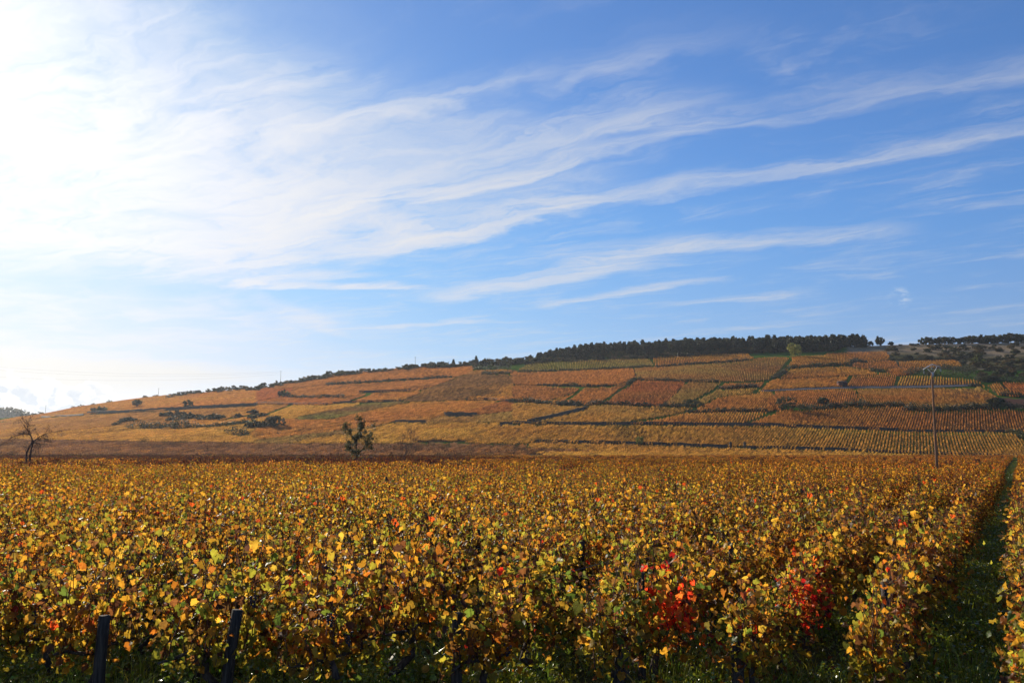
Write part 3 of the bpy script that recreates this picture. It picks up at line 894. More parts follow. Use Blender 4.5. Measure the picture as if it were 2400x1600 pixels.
# ------------------------------------------------------------------ the rows of the flat vineyard
ROW_T = 0.624                                  # rows run away to the right: x grows 0.624 m per metre of depth
ROW_AZ = math.atan(ROW_T)
ROW_PITCH = 1.297
ROW_ROT = math.pi / 2 - ROW_AZ                 # local x along the row
FIELD_END = 250.0
ROW_X = lambda k: -1.46 - ROW_PITCH * k if k >= 0 else -1.277 - ROW_PITCH * k
FRONT_Y = 8.15
cand = []
for k in range(-16, 248):
    rr = np.random.default_rng(5000 + k)
    y0 = FRONT_Y + rr.uniform(-0.15, 0.25) if k >= 0 else 6.4 + rr.uniform(0, 0.4)
    y = np.arange(y0, FIELD_END, 0.95 * math.cos(ROW_AZ))
    y = y + rr.normal(0, 0.06, len(y))
    x = ROW_X(k) + ROW_T * y + rr.normal(0, 0.03, len(y))
    ok = (np.abs(x) / y < 0.76) & (rr.random(len(y)) > 0.045)
    cand.append(np.stack([x, y, np.full(len(y), k)], -1)[ok])
cand = np.concatenate(cand)
cand = cand[np.argsort(np.hypot(cand[:, 0], cand[:, 1]))]
pxc, pyc = pix(cand[:, 0], cand[:, 1], 0.85)
pxt, pyt = pix(cand[:, 0], cand[:, 1], 1.15)
seen = (pxc > -60) & (pxc < 2460) & (pyt < 1610)
near_i = np.nonzero(seen)[0][:300]
near_set = np.zeros(len(cand), bool)
near_set[near_i] = True
hidden_near = ~near_set & (cand[:, 1] < cand[near_i][:, 1].max() * 0.8) & ~seen & (cand[:, 1] < 9)

RED_AT = [(1555, 1470), (1895, 1410), (735, 1372), (2085, 1235), (2035, 1265), (1415, 1165)]
red_ids = {}
for n_, (rx, ry) in enumerate(RED_AT):
    pzx, pzy = pix(cand[near_i][:, 0], cand[near_i][:, 1], 0.72)
    d2 = (pzx - rx) ** 2 + ((pzy - ry) * 1.0) ** 2
    for m_ in np.argsort(d2)[:2 if n_ < 2 else 1]:
        if int(near_i[int(m_)]) not in red_ids:
            red_ids[int(near_i[int(m_)])] = n_

vine_roots = []
for rank, ii in enumerate(near_i):
    x, y, k = cand[ii]
    rr = np.random.default_rng(20000 + int(ii))
    isred = int(ii) in red_ids
    root = link('grapevine', None)
    root.empty_display_size = 0.2
    root.location = (x, y, 0)
    root.rotation_euler = (0, 0, ROW_ROT + (math.pi if rr.random() < 0.5 else 0) + rr.normal(0, 0.05))
    sc = rr.uniform(0.88, 1.12)
    root.scale = (sc, sc, sc * rr.uniform(0.86, 1.1))
    pxv, pyv = pix(x, y, 0.8)
    if rank < 20:
        mx_ = 'red' if isred else ['green', 'mixed', 'gold', 'green', 'mixed'][rank % 5]
        g = gen_vine(3000 + int(ii), mx_, n_leaf=int(rr.integers(430, 580)), h=rr.uniform(1.12, 1.28), n_cane=20, thick=0.11)
        link('trunk', g['trunk'].mesh('trunk', [M_BARK], True), root)
        link('canes', g['canes'].mesh('canes', [M_CANE]), root)
        order = rr.permutation(len(g['pos']))
        own, rest = order[:120], order[120:]
        mb = MB()
        mb.add(*leaf_mesh_arrays(rr, g['pos'][rest], g['frames'][rest], g['size'][rest], g['cols'][rest], 'big'))
        tag(link('foliage', mb.mesh('foliage', [M_LEAF]), root), kind='stuff')
        for q in own:
            ci_ = int(np.argmin(((PAL - g['cols'][q]) ** 2).sum(-1)))
            lo = link('leaf', OBJ_LEAVES[ci_][int(rr.integers(3))], root)
            M3 = Matrix(g['frames'][q].tolist()).to_4x4()
            s_ = float(g['size'][q])
            lo.matrix_local = Matrix.Translation(g['pos'][q].tolist()) @ M3 @ Matrix.Scale(s_, 4)
    else:
        if isred:
            g = VARIANTS[11 + red_ids[int(ii)] % 2]
        else:
            w_gold = np.clip((y - 10) / 12, 0, 1)
            pool = [2, 7, 1, 5, 10, 0] if rr.random() > w_gold else [0, 3, 6, 9, 4, 8, 1, 5]
            if pxv > 1150 and rr.random() < 0.35:
                pool = [4, 8, 0, 3]
            g = VARIANTS[pool[int(rr.integers(len(pool)))]]
        link('trunk', g['me_trunk'], root)
        link('canes', g['me_canes'], root)
        tag(link('foliage', g['me_fol'], root), kind='stuff')
    if rr.random() < (0.5 if rank < 80 else 0.25):
        for _ in range(int(rr.integers(1, 3))):
            gb = tag(link('grape_bunch', GRAPES[int(rr.integers(3))], root), kind='stuff')
            gb.location = (rr.uniform(-0.4, 0.4), rr.choice([-1, 1]) * rr.uniform(0.1, 0.22), rr.uniform(0.6, 0.95))
    root['category'] = 'grapevine'
    root['group'] = 'grapevines in the foreground rows'
    vine_roots.append((root, rank, x, y, int(k), isred, pxv, pyv, int(ii)))

RED_LABELS = ['grapevine with a blaze of scarlet leaves beside the leaning stake', 'grapevine with a tall column of scarlet leaves near the dark square post',
              'grapevine with red leaves on the left side of the front rows', 'grapevine with dark red leaves close to the grass lane',
              'grapevine with crimson leaves left of the one by the grass lane', 'grapevine with a few red leaves far back in the middle of the rows']
ends = {}
red_used = set()
for v in vine_roots:
    if v[3] < FRONT_Y + 0.5 and v[4] >= 0 and v[4] not in ends:
        ends[v[4]] = v
end_order = sorted(ends.values(), key=lambda v: v[6])
ORD = ['first', 'second', 'third', 'fourth', 'fifth', 'sixth', 'seventh', 'eighth', 'ninth', 'tenth', 'eleventh']
for root, rank, x, y, k, isred, pxv, pyv, ii in vine_roots:
    if isred:
        root['label'] = RED_LABELS[red_ids[ii]] + (', second plant' if red_ids[ii] in red_used else '')
        red_used.add(red_ids[ii])
    elif k in ends and ends[k][8] == ii:
        j = [e[8] for e in end_order].index(ii)
        root['label'] = 'green and gold grapevine at a row end, %s from the left along the front' % ORD[min(j, 10)]
    elif k < 0:
        root['label'] = 'golden grapevine in the rows right of the grass lane'
    elif k == 0:
        root['label'] = 'orange gold grapevine in the row along the left side of the grass lane'
    elif y < 13:
        root['label'] = 'green and gold grapevine inside the nearest stretch of the rows'
    else:
        root['label'] = 'gold grapevine set back in the dense rows of the foreground field'

# the rest of the field, past the 300 nearest
C_FULL = proto_collection('vine_full', [g['me_full'] for g in VARIANTS])


def gen_segment(seed, n_leaf, size, length, white=False, n_cane=16, h=1.18, bare=False, mix='gold', lod='low', width=0.17, cane_r=0.006):
    r = np.random.default_rng(seed)
    mb = MB()
    for i in range(n_cane):
        x0 = r.uniform(-length / 2, length / 2)
        top = h * r.uniform(0.8, 1.15)
        lx, ly = r.normal(0, 0.12, 2)
        mb.tube([(x0, 0, 0.3), (x0 + lx * 0.5, ly * 0.3, 0.75), (x0 + lx, ly, top)], [cane_r * 1.3, cane_r, cane_r * 0.7], 3, m=1, cap=False)
    for i in range(int(length)):
        x0 = -length / 2 + 0.5 + i
        mb.tube([(x0, 0, -0.1), (x0 + r.normal(0, 0.05), r.normal(0, 0.04), 0.3), (x0, 0, 0.5)], [0.045, 0.04, 0.03], 4, m=1, cap=False)
    pos = np.stack([r.uniform(-length / 2, length / 2, n_leaf), r.normal(0, width, n_leaf), 0.33 + (h - 0.33) * r.beta(1.25, 1.0, n_leaf)], -1)
    pos[:, 2] += np.sin(pos[:, 0] * 3.1 + seed) * 0.06 * (pos[:, 2] > 0.8)
    side = np.sign(pos[:, 1])
    outward = np.stack([np.zeros(n_leaf), side * 0.5, np.zeros(n_leaf)], -1)
    fr = leaf_frames(r, n_leaf, outward)
    sz = r.uniform(*size, n_leaf)
    if white:
        cols = np.ones((n_leaf, 3)) * r.uniform(0.45, 1.3, (n_leaf, 1)) * np.stack([np.ones(n_leaf), r.uniform(0.8, 1.2, n_leaf), r.uniform(0.6, 1.3, n_leaf)], -1)
    else:
        cols = pick_cols(r, n_leaf, mix)
    mb.add(*leaf_mesh_arrays(r, pos, fr, sz, cols, lod))
    return mb.mesh('row_segment', [M_LEAF_I, M_CANE])


# colour of the field: golden near by and to the right, ever more bare and purple-brown towards its far left end
def field_tint(x, y, r):
    n = len(x)
    t = x / y
    far = np.clip((y - 24) / 120, 0, 1) * np.clip((0.50 - t) / 0.55, 0.14, 1)
    nz = vnoise(x, y, 16, 8) + vnoise(x, y * 0.5, 50, 9)
    bare = np.clip(far * (0.95 + nz * 0.9), 0, 1)
    strip = (y > 195) & (t > -0.05)
    bare[strip] *= 0.25
    tint = np.array([1.0, 0.97, 0.95]) * (1 + nz[:, None] * 0.3) * r.uniform(0.85, 1.15, (n, 1))
    warm = np.clip((y - 25) / 60, 0, 1)[:, None]
    tint = tint * (1 - warm) + warm * tint * np.array([1.02, 0.86, 0.8])
    rgt = np.clip((t - 0.2) / 0.3, 0, 1)[:, None]
    tint = tint * (1 - rgt * 0.5) + rgt * 0.5 * tint * np.array([1.02, 0.84, 0.85])
    return tint, bare


rest = cand[~near_set & ~hidden_near]
mid = rest[rest[:, 1] < 62]
r_ = np.random.default_rng(77)
tint, bare = field_tint(mid[:, 0], mid[:, 1], r_)
nmid = len(mid)
pool_g = np.array([0, 3, 6, 9, 4, 8, 1, 5, 10, 0, 3, 6])
pool_r = np.array([4, 8, 0, 3, 6, 4, 9, 8, 1])
vid = np.where(mid[:, 0] / mid[:, 1] > 0.25, pool_r[r_.integers(0, len(pool_r), nmid)], pool_g[r_.integers(0, len(pool_g), nmid)])
vid = np.where(r_.random(nmid) < 0.02, 11, vid)
vid = np.where(r_.random(nmid) < bare * 0.9, 13 + r_.integers(0, 3, nmid), vid)
rot = np.zeros((nmid, 3))
rot[:, 2] = ROW_ROT + np.where(r_.random(nmid) < 0.5, math.pi, 0) + r_.normal(0, 0.05, nmid)
scl = r_.uniform(0.86, 1.12, (nmid, 1)) * np.stack([np.ones(nmid), np.ones(nmid), r_.uniform(0.82, 1.12, nmid)], -1)
tint = tint * (1 - 0.35 * bare[:, None] * r_.uniform(0.2, 1.0, (nmid, 1)))
o = scatter('vineyard', np.stack([mid[:, 0], mid[:, 1], np.zeros(nmid)], -1), rot, scl, vid, tint, C_FULL)
tag(o, 'unbroken golden mass of grapevines in the middle of the flat field', None, None, 'stuff')

C_SEG = proto_collection('field_segment', [gen_segment(300 + i, 520, (0.07, 0.13), 3.0, False, 60, 1.22, mix=['gold', 'orange', 'gold', 'mixed'][i % 4], width=0.15, lod='low') for i in range(8)]
                         + [gen_segment(340 + i, 110, (0.08, 0.13), 3.0, False, 90, 1.2, mix='orange', lod='low', cane_r=0.008) for i in range(4)])
C_HILL = proto_collection('hill_segment', [gen_segment(400 + i, 170, (0.12, 0.21), 3.0, True, 6, 1.15, lod='low', cane_r=0.015, width=0.10) for i in range(8)]
                          + [gen_segment(440 + i, 30, (0.15, 0.25), 3.0, True, 40, 1.15, lod='low', cane_r=0.014) for i in range(4)])


def row_points(poly, rd, spacing, step, r, jit=0.25):
    """points every `step` along rows with direction rd inside a plan outline"""
    nrm = np.array([rd[1], -rd[0]])
    a, b = poly @ rd, poly @ nrm
    rows = np.arange(b.min(), b.max(), spacing)
    al = np.arange(a.min(), a.max(), step)
    A, B = np.meshgrid(al, rows)
    A = A + r.uniform(-jit, jit, A.shape)
    B = B + r.normal(0, 0.05, B.shape)
    pts = A[..., None] * rd + B[..., None] * nrm
    pts = pts.reshape(-1, 2)
    return pts[inside(pts[:, 0], pts[:, 1], poly)]


def seg_transform(p, rd, r, step=1.2):
    z0 = terrain_z(p[:, 0] - rd[0] * step, p[:, 1] - rd[1] * step)
    z1 = terrain_z(p[:, 0] + rd[0] * step, p[:, 1] + rd[1] * step)
    z = terrain_z(p[:, 0], p[:, 1])
    rot = np.zeros((len(p), 3))
    rot[:, 1] = -np.arctan2(z1 - z0, 2 * step)
    rot[:, 2] = math.atan2(rd[1], rd[0])
    return np.stack([p[:, 0], p[:, 1], z], -1), rot


far_poly = np.array([(-0.78 * 62, 62), (0.78 * 62, 62), (0.78 * 250, 250), (-0.78 * 250, 250)])
rdv = np.array([math.sin(ROW_AZ), math.cos(ROW_AZ)])
nrm0 = np.array([rdv[1], -rdv[0]])
fp = row_points(far_poly, rdv, 1.1, 3.0, r_)
# keep the grass lane of the foreground open as it runs on
lane_b = float(np.array([-0.74, 0.0]) @ nrm0)
fb = fp @ nrm0
fp = fp[np.abs(fb - lane_b) > 0.62]
pts, rot = seg_transform(fp, rdv, r_)
tint, bare = field_tint(fp[:, 0], fp[:, 1], r_)
isb = r_.random(len(fp)) < bare
sid = np.where(isb, 8 + r_.integers(0, 4, len(fp)), r_.integers(0, 8, len(fp)))
tint = np.where(isb[:, None], tint * np.array([0.55, 0.5, 0.6]), tint)
o = scatter('vineyard', pts, rot, r_.uniform(0.9, 1.08, (len(fp), 1)) * np.stack([np.ones(len(fp)), np.ones(len(fp)), r_.uniform(0.72, 1.2, len(fp))], -1), sid, tint, C_SEG)
tag(o, 'far part of the flat vineyard, gold fading into purple brown', None, None, 'stuff')


def poly_dist(px, py, poly):
    """distance in photograph pixels from points to an outline (0 inside); heights count double"""
    py, poly = py * 2.0, np.asarray(poly) * np.array([1.0, 2.0])
    best = np.full(px.shape, 1e9)
    for i in range(len(poly)):
        a, b = poly[i - 1], poly[i]
        ab = b - a
        k = np.clip(((px - a[0]) * ab[0] + (py - a[1]) * ab[1]) / max(ab @ ab, 1e-9), 0, 1)
        best = np.minimum(best, np.hypot(px - a[0] - k * ab[0], py - a[1] - k * ab[1]))
    best[inside(px, py, poly)] = 0.0
    return best


HEDGES = [
    (4, [(170, 412), (300, 398), (430, 388), (600, 380), (740, 372)], 3.5, 2.5, 'dark hedge under the orange plot by the yellow-green tree'),
    (4, [(760, 352), (830, 345), (900, 352)], 3.8, 2.8, 'short dark hedge at the tip of the orange plot'),
    (4, [(950, 430), (1010, 440), (1080, 445)], 4.1, 3.0, 'short dark hedge below the thin orange strips'),
    (4, [(60, 500), (110, 470), (160, 440)], 3.5, 2.5, 'dark hedge climbing beside the grass lane under the wood'),
    (4, [(240, 785), (400, 782), (540, 778), (740, 752), (1000, 755), (1240, 748)], 3.8, 2.8, 'long dark hedge between the rust rows and the orange plot'),
    (4, [(1250, 790), (1330, 795), (1420, 795), (1500, 798)], 5.4, 3.5, 'dark bushy hedge just left of the pole'),
    (4, [(1540, 800), (1700, 792), (1900, 778), (2100, 776), (2420, 784)], 4.1, 3.0, 'long dark hedge right of the pole'),
    (4, [(1260, 470), (1330, 462), (1420, 455), (1520, 475)], 6.1, 4.5, 'dark thicket directly behind the pole top'),
    (4, [(1540, 470), (1650, 480), (1780, 485), (1900, 500)], 9.4, 6.9, 'big dark thicket right of the pole top'),
    (4, [(1560, 410), (1680, 420), (1800, 430), (1900, 430)], 6.1, 5.6, 'second dark thicket higher up behind the big one'),
    (4, [(1930, 520), (1990, 535), (2060, 525), (2200, 525), (2420, 530)], 5.5, 4.5, 'dark thicket over the red orange plot'),
    (4, [(2120, 655), (2250, 665), (2420, 672)], 3.2, 2.5, 'dark hedge under the red orange plot'),
    (4, [(1850, 572), (1900, 575), (1940, 570)], 3.2, 2.5, 'short dark hedge where the road ends'),
    (4, [(1120, 330), (1250, 338), (1420, 328), (1700, 325), (1770, 335)], 3.0, 2.5, 'low dark hedge along the foot of the scrub'),
    (4, [(2240, 1000), (2290, 1020), (2352, 1060)], 3.6, 2.6, 'grassy green hedge in the break at the edge of the view'),
    (3, [(0, 712), (200, 722), (400, 738), (560, 750), (700, 755)], 3.3, 2.5, 'dark hedge line left of the climbing wall'),
    (3, [(430, 735), (520, 742), (620, 748)], 3.2, 2.1, 'thicker dark part of the hedge left of the climbing wall'),
    (3, [(720, 745), (780, 738), (840, 738)], 4.1, 2.5, 'dark bush clump where the walls meet'),
    (3, [(850, 738), (1100, 748), (1350, 755), (1600, 760), (1760, 752)], 3.0, 2.2, 'thin dark hedge under the red plot'),
    (3, [(1580, 735), (1640, 720), (1700, 735), (1740, 742)], 2.7, 1.9, 'low green hedge at the tip of the yellow sliver'),
    (3, [(1920, 598), (2050, 592), (2150, 585), (2250, 575)], 3.3, 2.5, 'dark hedge over the yellow sliver'),
    (3, [(500, 562), (560, 560), (600, 568)], 2.9, 2.1, 'dark bush clump on the grass bank'),
    (3, [(230, 560), (360, 566), (500, 570), (700, 574), (900, 568)], 2.5, 2.0, 'low hedge along the grass bank under the rust plot'),
    (3, [(1060, 560), (1100, 530), (1140, 510)], 2.7, 1.9, 'dark hedge climbing to the corner of the red plot'),
    (3, [(1150, 512), (1400, 520), (1650, 528), (1900, 532)], 2.7, 2.0, 'low dark hedge above the red plot'),
    (3, [(1620, 812), (1900, 806), (2100, 802), (2352, 806)], 2.5, 1.9, 'thin dark hedge over the golden plot on the wall'),
    (3, [(60, 438), (300, 432), (500, 424), (900, 408), (1300, 388)], 2.4, 1.9, 'thin dark hedge below the green rows'),
    (3, [(1330, 390), (1700, 365), (2000, 348), (2180, 328)], 2.4, 1.9, 'thin dark hedge below the slanting golden rows'),
    (2, [(650, 402), (800, 392), (1000, 380), (1200, 368), (1500, 350), (1800, 330)], 2.6, 2.0, 'thin dark hedge under the highest plot'),
    (2, [(300, 515), (500, 516), (820, 516)], 2.5, 2.0, 'thin dark hedge above the dark red strip'),
    (2, [(2080, 300), (2150, 305), (2240, 300), (2352, 290)], 4.1, 3.2, 'dark thicket where the ridge shrubs come down the slope'),
    (2, [(2000, 262), (2100, 258), (2250, 255), (2352, 250)], 4.6, 4.2, 'taller dark thicket behind, where the ridge shrubs thicken'),
    (1, [(1220, 490), (1350, 488), (1500, 490), (1650, 488), (1800, 484)], 5.2, 3.6, 'long dark hedge on the left slope'),
    (1, [(1800, 405), (1900, 406), (2060, 408)], 3.8, 3.1, 'dark hedge running out of the upper left thicket'),
    (1, [(2100, 550), (2180, 548), (2260, 548)], 4.6, 3.4, 'short dark hedge alone low on the left slope'),
    (1, [(1820, 478), (2000, 468), (2200, 445), (2352, 425)], 2.6, 2.4, 'low green bank of grass beyond the long dark hedge'),
]
WALLS = [   # zone, line, height, label
    (3, [(0, 912), (140, 918), (600, 922), (1000, 924), (1700, 928), (2352, 932)], 1.31, 'long low dark stone wall across the middle of the slope'),
    (4, [(0, 932), (300, 945), (600, 958), (900, 966), (1200, 980)], 1.23, 'dark stone wall continuing towards the pole below the orange plot'),
    (4, [(1240, 984), (1600, 986), (1900, 986), (2230, 990)], 0.90, 'low stone wall passing behind the pole'),
    (3, [(140, 908), (300, 872), (450, 838), (600, 800), (690, 778)], 1.56, 'dark wall climbing diagonally between two golden plots'),
    (3, [(220, 1084), (600, 1090), (1100, 1102), (1500, 1114), (1700, 1122), (1980, 1132)], 1.15, 'dark stone wall running up to the gate pillars'),
    (3, [(2165, 1138), (2352, 1142)], 0.98, 'short stretch of wall right of the gate pillars'),
    (4, [(0, 1138), (350, 1150), (700, 1160), (1100, 1180), (1500, 1196), (1900, 1208), (2400, 1224)], 1.07, 'long dark roadside wall along the foot of the fanning rows'),
    (2, [(950, 470), (1200, 464), (1420, 458)], 1.48, 'pale topped wall above the small golden plot'),
    (2, [(0, 576), (300, 582), (660, 584)], 1.31, 'dark wall under the dark red strip'),
    (2, [(700, 574), (860, 564), (1100, 556), (1330, 550)], 1.23, 'dark wall under the small golden plot'),
    (2, [(1930, 540), (2130, 538), (2250, 548), (2365, 556)], 1.31, 'dark wall on the grass bank right of the half bare plot'),
    (2, [(1730, 684), (1880, 686), (2030, 690)], 1.97, 'short grey purple wall standing alone in the vines'),
    (2, [(1280, 742), (1420, 744), (1570, 746)], 1.23, 'short dark wall over the bright yellow plot'),
    (2, [(2240, 764), (2352, 766)], 1.23, 'short dark wall at the end of the yellow plot'),
    (1, [(800, 356), (1080, 346), (1350, 332), (1600, 318), (1800, 306), (2100, 292), (2352, 278)], 2.13, 'long dark stone wall on the left slope'),
    (1, [(380, 384), (560, 376), (770, 366)], 1.31, 'thin dark wall at the low left end of the slope'),
]


def line_dist(px, py, line):
    py, line = py * 2.0, np.asarray(line) * np.array([1.0, 2.0])
    best = np.full(px.shape, 1e9)
    for a, b in zip(line[:-1], line[1:]):
        ab = b - a
        k = np.clip(((px - a[0]) * ab[0] + (py - a[1]) * ab[1]) / max(ab @ ab, 1e-9), 0, 1)
        best = np.minimum(best, np.hypot(px - a[0] - k * ab[0], py - a[1] - k * ab[1]))
    return best


HEDGE_PIX = [np.array(Q(h_[0], h_[1])) for h_ in HEDGES] + [np.array(Q(h_[0], h_[1])) for h_ in WALLS]
# each plot grows up to its neighbours, leaving grass lanes along the seams
SEAM, GROW = 4.4, 13.0
outlines = [np.array(Q(z, o_)) for z, o_, *_ in PLOTS]
FILL = np.array([(-70, 990), (0, 986), (107, 973), (330, 938), (600, 918), (800, 884), (1085, 864), (1230, 868), (1460, 880), (1460, 1036), (980, 1034), (-70, 1034)])
outlines.append(FILL)
fill_w = np.array([P(x, y, 0.7)[:2] for x, y in FILL])
plots_all = plot_world + [(fill_w, rdv, BROWN, GOLD, SOIL, 1.15, 'brown gold vines filling the gaps between the plots of the slope')]
NO_VINES = [np.array(Q(4, z_)) for z_ in (
    [(1075, 260), (1200, 345), (1420, 330), (1720, 325), (1790, 385), (1440, 400), (1340, 440), (1245, 475), (1520, 482), (1930, 512), (1990, 560), (2110, 660), (2140, 690), (2420, 665), (2420, 780), (2150, 775), (2120, 660), (2010, 560), (2100, 540), (2420, 530), (2420, 150), (1600, 150)],
    [(2135, 672), (2500, 676), (2500, 776), (2155, 770)],
    [(-40, 602), (300, 582), (640, 570), (1190, 563), (1900, 546), (1960, 560), (1900, 592), (1190, 592), (640, 598), (-40, 622)])]
for pi, (pts2, rd, c1, c2, grd, spc, lab) in enumerate(plots_all):
    lo, hi = outlines[pi].min(0) - 14, outlines[pi].max(0) + np.array([14, 7])
    grow_w = pts2.mean(0) + (pts2 - pts2.mean(0)) * 1.25
    lo_w, hi_w = pts2.min(0) - 26, pts2.max(0) + 26
    boxw = np.array([(lo_w[0], lo_w[1]), (hi_w[0], lo_w[1]), (hi_w[0], hi_w[1]), (lo_w[0], hi_w[1])])
    p = row_points(boxw, rd, spc, 3.0, r_)
    z = terrain_z(p[:, 0], p[:, 1])
    qx, qy = pix(p[:, 0], p[:, 1], z + 0.6)
    t_ = p[:, 0] / p[:, 1]
    keep = (qx > lo[0]) & (qx < hi[0]) & (qy > lo[1]) & (qy < hi[1]) & (p[:, 1] > 254) & (p[:, 1] < np.interp(t_, _ct, _cy) - 6)
    p, z, qx, qy = p[keep], z[keep], qx[keep], qy[keep]
    isfill = pi == len(plots_all) - 1
    mine = poly_dist(qx, qy, outlines[pi])
    ok = mine < (0.5 if isfill else GROW)
    for pj, ot in enumerate(outlines):
        if pj == pi or (pj == len(outlines) - 1 and not isfill):
            continue
        lo2, hi2 = ot.min(0) - 20, ot.max(0) + 20
        sub = np.nonzero(ok & (qx > lo2[0]) & (qx < hi2[0]) & (qy > lo2[1]) & (qy < hi2[1]))[0]
        if len(sub):
            dj = poly_dist(qx[sub], qy[sub], ot)
            if isfill:
                bad = dj < GROW + 1.5
            else:
                bad = (dj < mine[sub] + SEAM) & (mine[sub] > 0) | ((dj == 0) & (pj < pi))
            ok[sub[bad]] = False
    for hx in HEDGE_PIX:
        ok &= line_dist(qx, qy, hx) > 3.6
    for hx in LANE_PIX:
        ok &= line_dist(qx, qy, hx) > 4.6
    for nv in NO_VINES:
        ok &= ~inside(qx, qy, nv)
    p = p[ok]
    if not len(p):
        continue
    pp, rot = seg_transform(p, rd, r_)
    n = len(p)
    nz = np.clip(0.5 + vnoise(p[:, 0], p[:, 1], 30, 3) * 1.3 + vnoise(p[:, 0], p[:, 1], 9, 4) * 0.5, 0, 1)[:, None]
    tint = (np.array(c1) * (1 - nz) + np.array(c2) * nz) * r_.uniform(0.6, 1.4, (n, 1))
    weak = np.clip(vnoise(p[:, 0], p[:, 1], 20, 6) * 2.2 - 0.35, 0, 0.5)
    pb = (0.4 if c1 in (DARK, PURPLE) else 0.07) + weak
    if c1 == PURPLE:
        hot = r_.random((n, 1)) < 0.25
        tint = np.where(hot, np.array(RUST) * r_.uniform(0.6, 1.1, (n, 1)), tint)
    isb = r_.random(n) < pb
    sid = np.where(isb, 8 + r_.integers(0, 4, n), r_.integers(0, 8, n))
    o = scatter('vineyard_plot', pp, rot, r_.uniform(0.9, 1.1, (n, 1)) * np.array([1, 1, 1.0]), sid, tint, C_HILL)
    tag(o, lab, None, None, 'stuff')

# ------------------------------------------------------------------ trees, shrubs, hedges
def crown_mesh(name, seed, rx, rz, base, n_clump, per, leaf, cols, conical=False, flat_bottom=0.2, extra=None, trunk_r=0.14, trunk_h=None, limbs=5):
    """crown of many small leaf faces gathered in clumps, with a trunk and limbs: returns (crown MB, trunk MB)"""
    r = np.random.default_rng(seed)
    top = base + 2 * rz
    cen = []
    while len(cen) < n_clump:
        d = unit(r.normal(0, 1, 3))
        q = r.random() ** 0.35
        c = d * q * np.array([rx, rx, rz])
        if conical:
            hgt = (c[2] + rz) / (2 * rz)
            c[:2] *= 1.15 * (1 - hgt * 0.78)
        if c[2] < -rz * (1 - flat_bottom) and r.random() < 0.7:
            continue
        cen.append(c + np.array([0, 0, base + rz]))
    cen = np.array(cen)
    cr = r.uniform(0.16, 0.30, n_clump) * (rx + rz) * 0.5 * (7.0 / max(n_clump, 7)) ** 0.22
    n = n_clump * per
    ci = np.repeat(np.arange(n_clump), per)
    dd = unit(r.normal(0, 1, (n, 3)))
    pos = cen[ci] + dd * (r.random((n, 1)) ** 0.4) * cr[ci][:, None] * np.array([1.15, 1.15, 0.85])
    fr = leaf_frames(r, n, dd * 0.7, 0.3, 0.6)
    cc = np.array(cols)[r.integers(0, len(cols), n_clump)][ci] * r.uniform(0.7, 1.3, (n, 1))
    sz = r.uniform(leaf * 0.6, leaf * 1.4, n)
    crown = MB()
    crown.add(*leaf_mesh_arrays(r, pos, fr, sz, cc, 'low'))
    tr = MB()
    th = trunk_h if trunk_h else base + rz * 0.9
    w = r.normal(0, 0.04, 4) * th
    tr.tube([(0, 0, -0.3), (w[0] * 0.3, w[1] * 0.3, th * 0.35), (w[0], w[1], th * 0.7), (w[2] * 0.5, w[3] * 0.5, th)], [trunk_r * 1.25, trunk_r, trunk_r * 0.7, trunk_r * 0.35], 6)
    for k in range(limbs):
        c = cen[r.integers(n_clump)]
        z0 = th * r.uniform(0.35, 0.75)
        tr.tube([(w[0] * 0.5, w[1] * 0.5, z0), tuple((np.array([0, 0, z0]) + c) * 0.5 + np.array([0, 0, 0.1])), tuple(c)], [trunk_r * 0.5, trunk_r * 0.32, trunk_r * 0.12], 4)
    return crown, tr


def joined(crown, tr, name):
    mb = MB()
    mb.add(np.concatenate(crown.v), np.concatenate(crown.f), np.concatenate(crown.c), 0)
    mb.add(np.concatenate(tr.v), np.concatenate(tr.f), (1, 1, 1), 1)
    return mb.mesh(name, [M_TREE, M_TRUNK])


PINE_C = [(0.024, 0.036, 0.02), (0.034, 0.046, 0.024), (0.048, 0.054, 0.028), (0.03, 0.042, 0.026), (0.055, 0.05, 0.028)]
OAK_C = [(0.055, 0.065, 0.022), (0.075, 0.075, 0.025), (0.045, 0.058, 0.022), (0.09, 0.075, 0.03)]
BUSH_C = [(0.085, 0.09, 0.034), (0.11, 0.095, 0.04), (0.12, 0.085, 0.042), (0.075, 0.085, 0.03)]
DARKB_C = [(0.045, 0.052, 0.026), (0.06, 0.062, 0.03), (0.075, 0.066, 0.036)]
OCHRE_C = [(0.16, 0.11, 0.04), (0.12, 0.10, 0.035), (0.13, 0.075, 0.03)]
YG_C = [(0.26, 0.27, 0.055), (0.34, 0.32, 0.065), (0.20, 0.23, 0.05)]
PINES = [joined(*crown_mesh('p', 10 + i, 3.3 + 0.3 * (i % 3), 4.5 + 0.4 * (i % 2), 0.0, 40, 28, 0.9, PINE_C, conical=True, trunk_r=0.2, flat_bottom=0.0), 'pine_tree') for i in range(6)]
OAKS = [joined(*crown_mesh('o', 30 + i, 3.5, 3.4, 0.2, 38, 30, 0.75, OAK_C, trunk_r=0.22, flat_bottom=0.0), 'broadleaf_tree') for i in range(5)]
BUSHES = [joined(*crown_mesh('b', 50 + i, 1.7, 1.15, 0.0, 20, 24, 0.42, BUSH_C, flat_bottom=0.0, trunk_r=0.07, limbs=3), 'shrub') for i in range(6)]
DARKB = [joined(*crown_mesh('d', 70 + i, 1.9, 1.3, 0.0, 22, 26, 0.44, DARKB_C, flat_bottom=0.0, trunk_r=0.07, limbs=3), 'shrub') for i in range(5)]
OCHRE = [joined(*crown_mesh('c', 90 + i, 1.6, 1.1, 0.0, 20, 22, 0.4, OCHRE_C, flat_bottom=0.0, trunk_r=0.06, limbs=3), 'shrub') for i in range(3)]


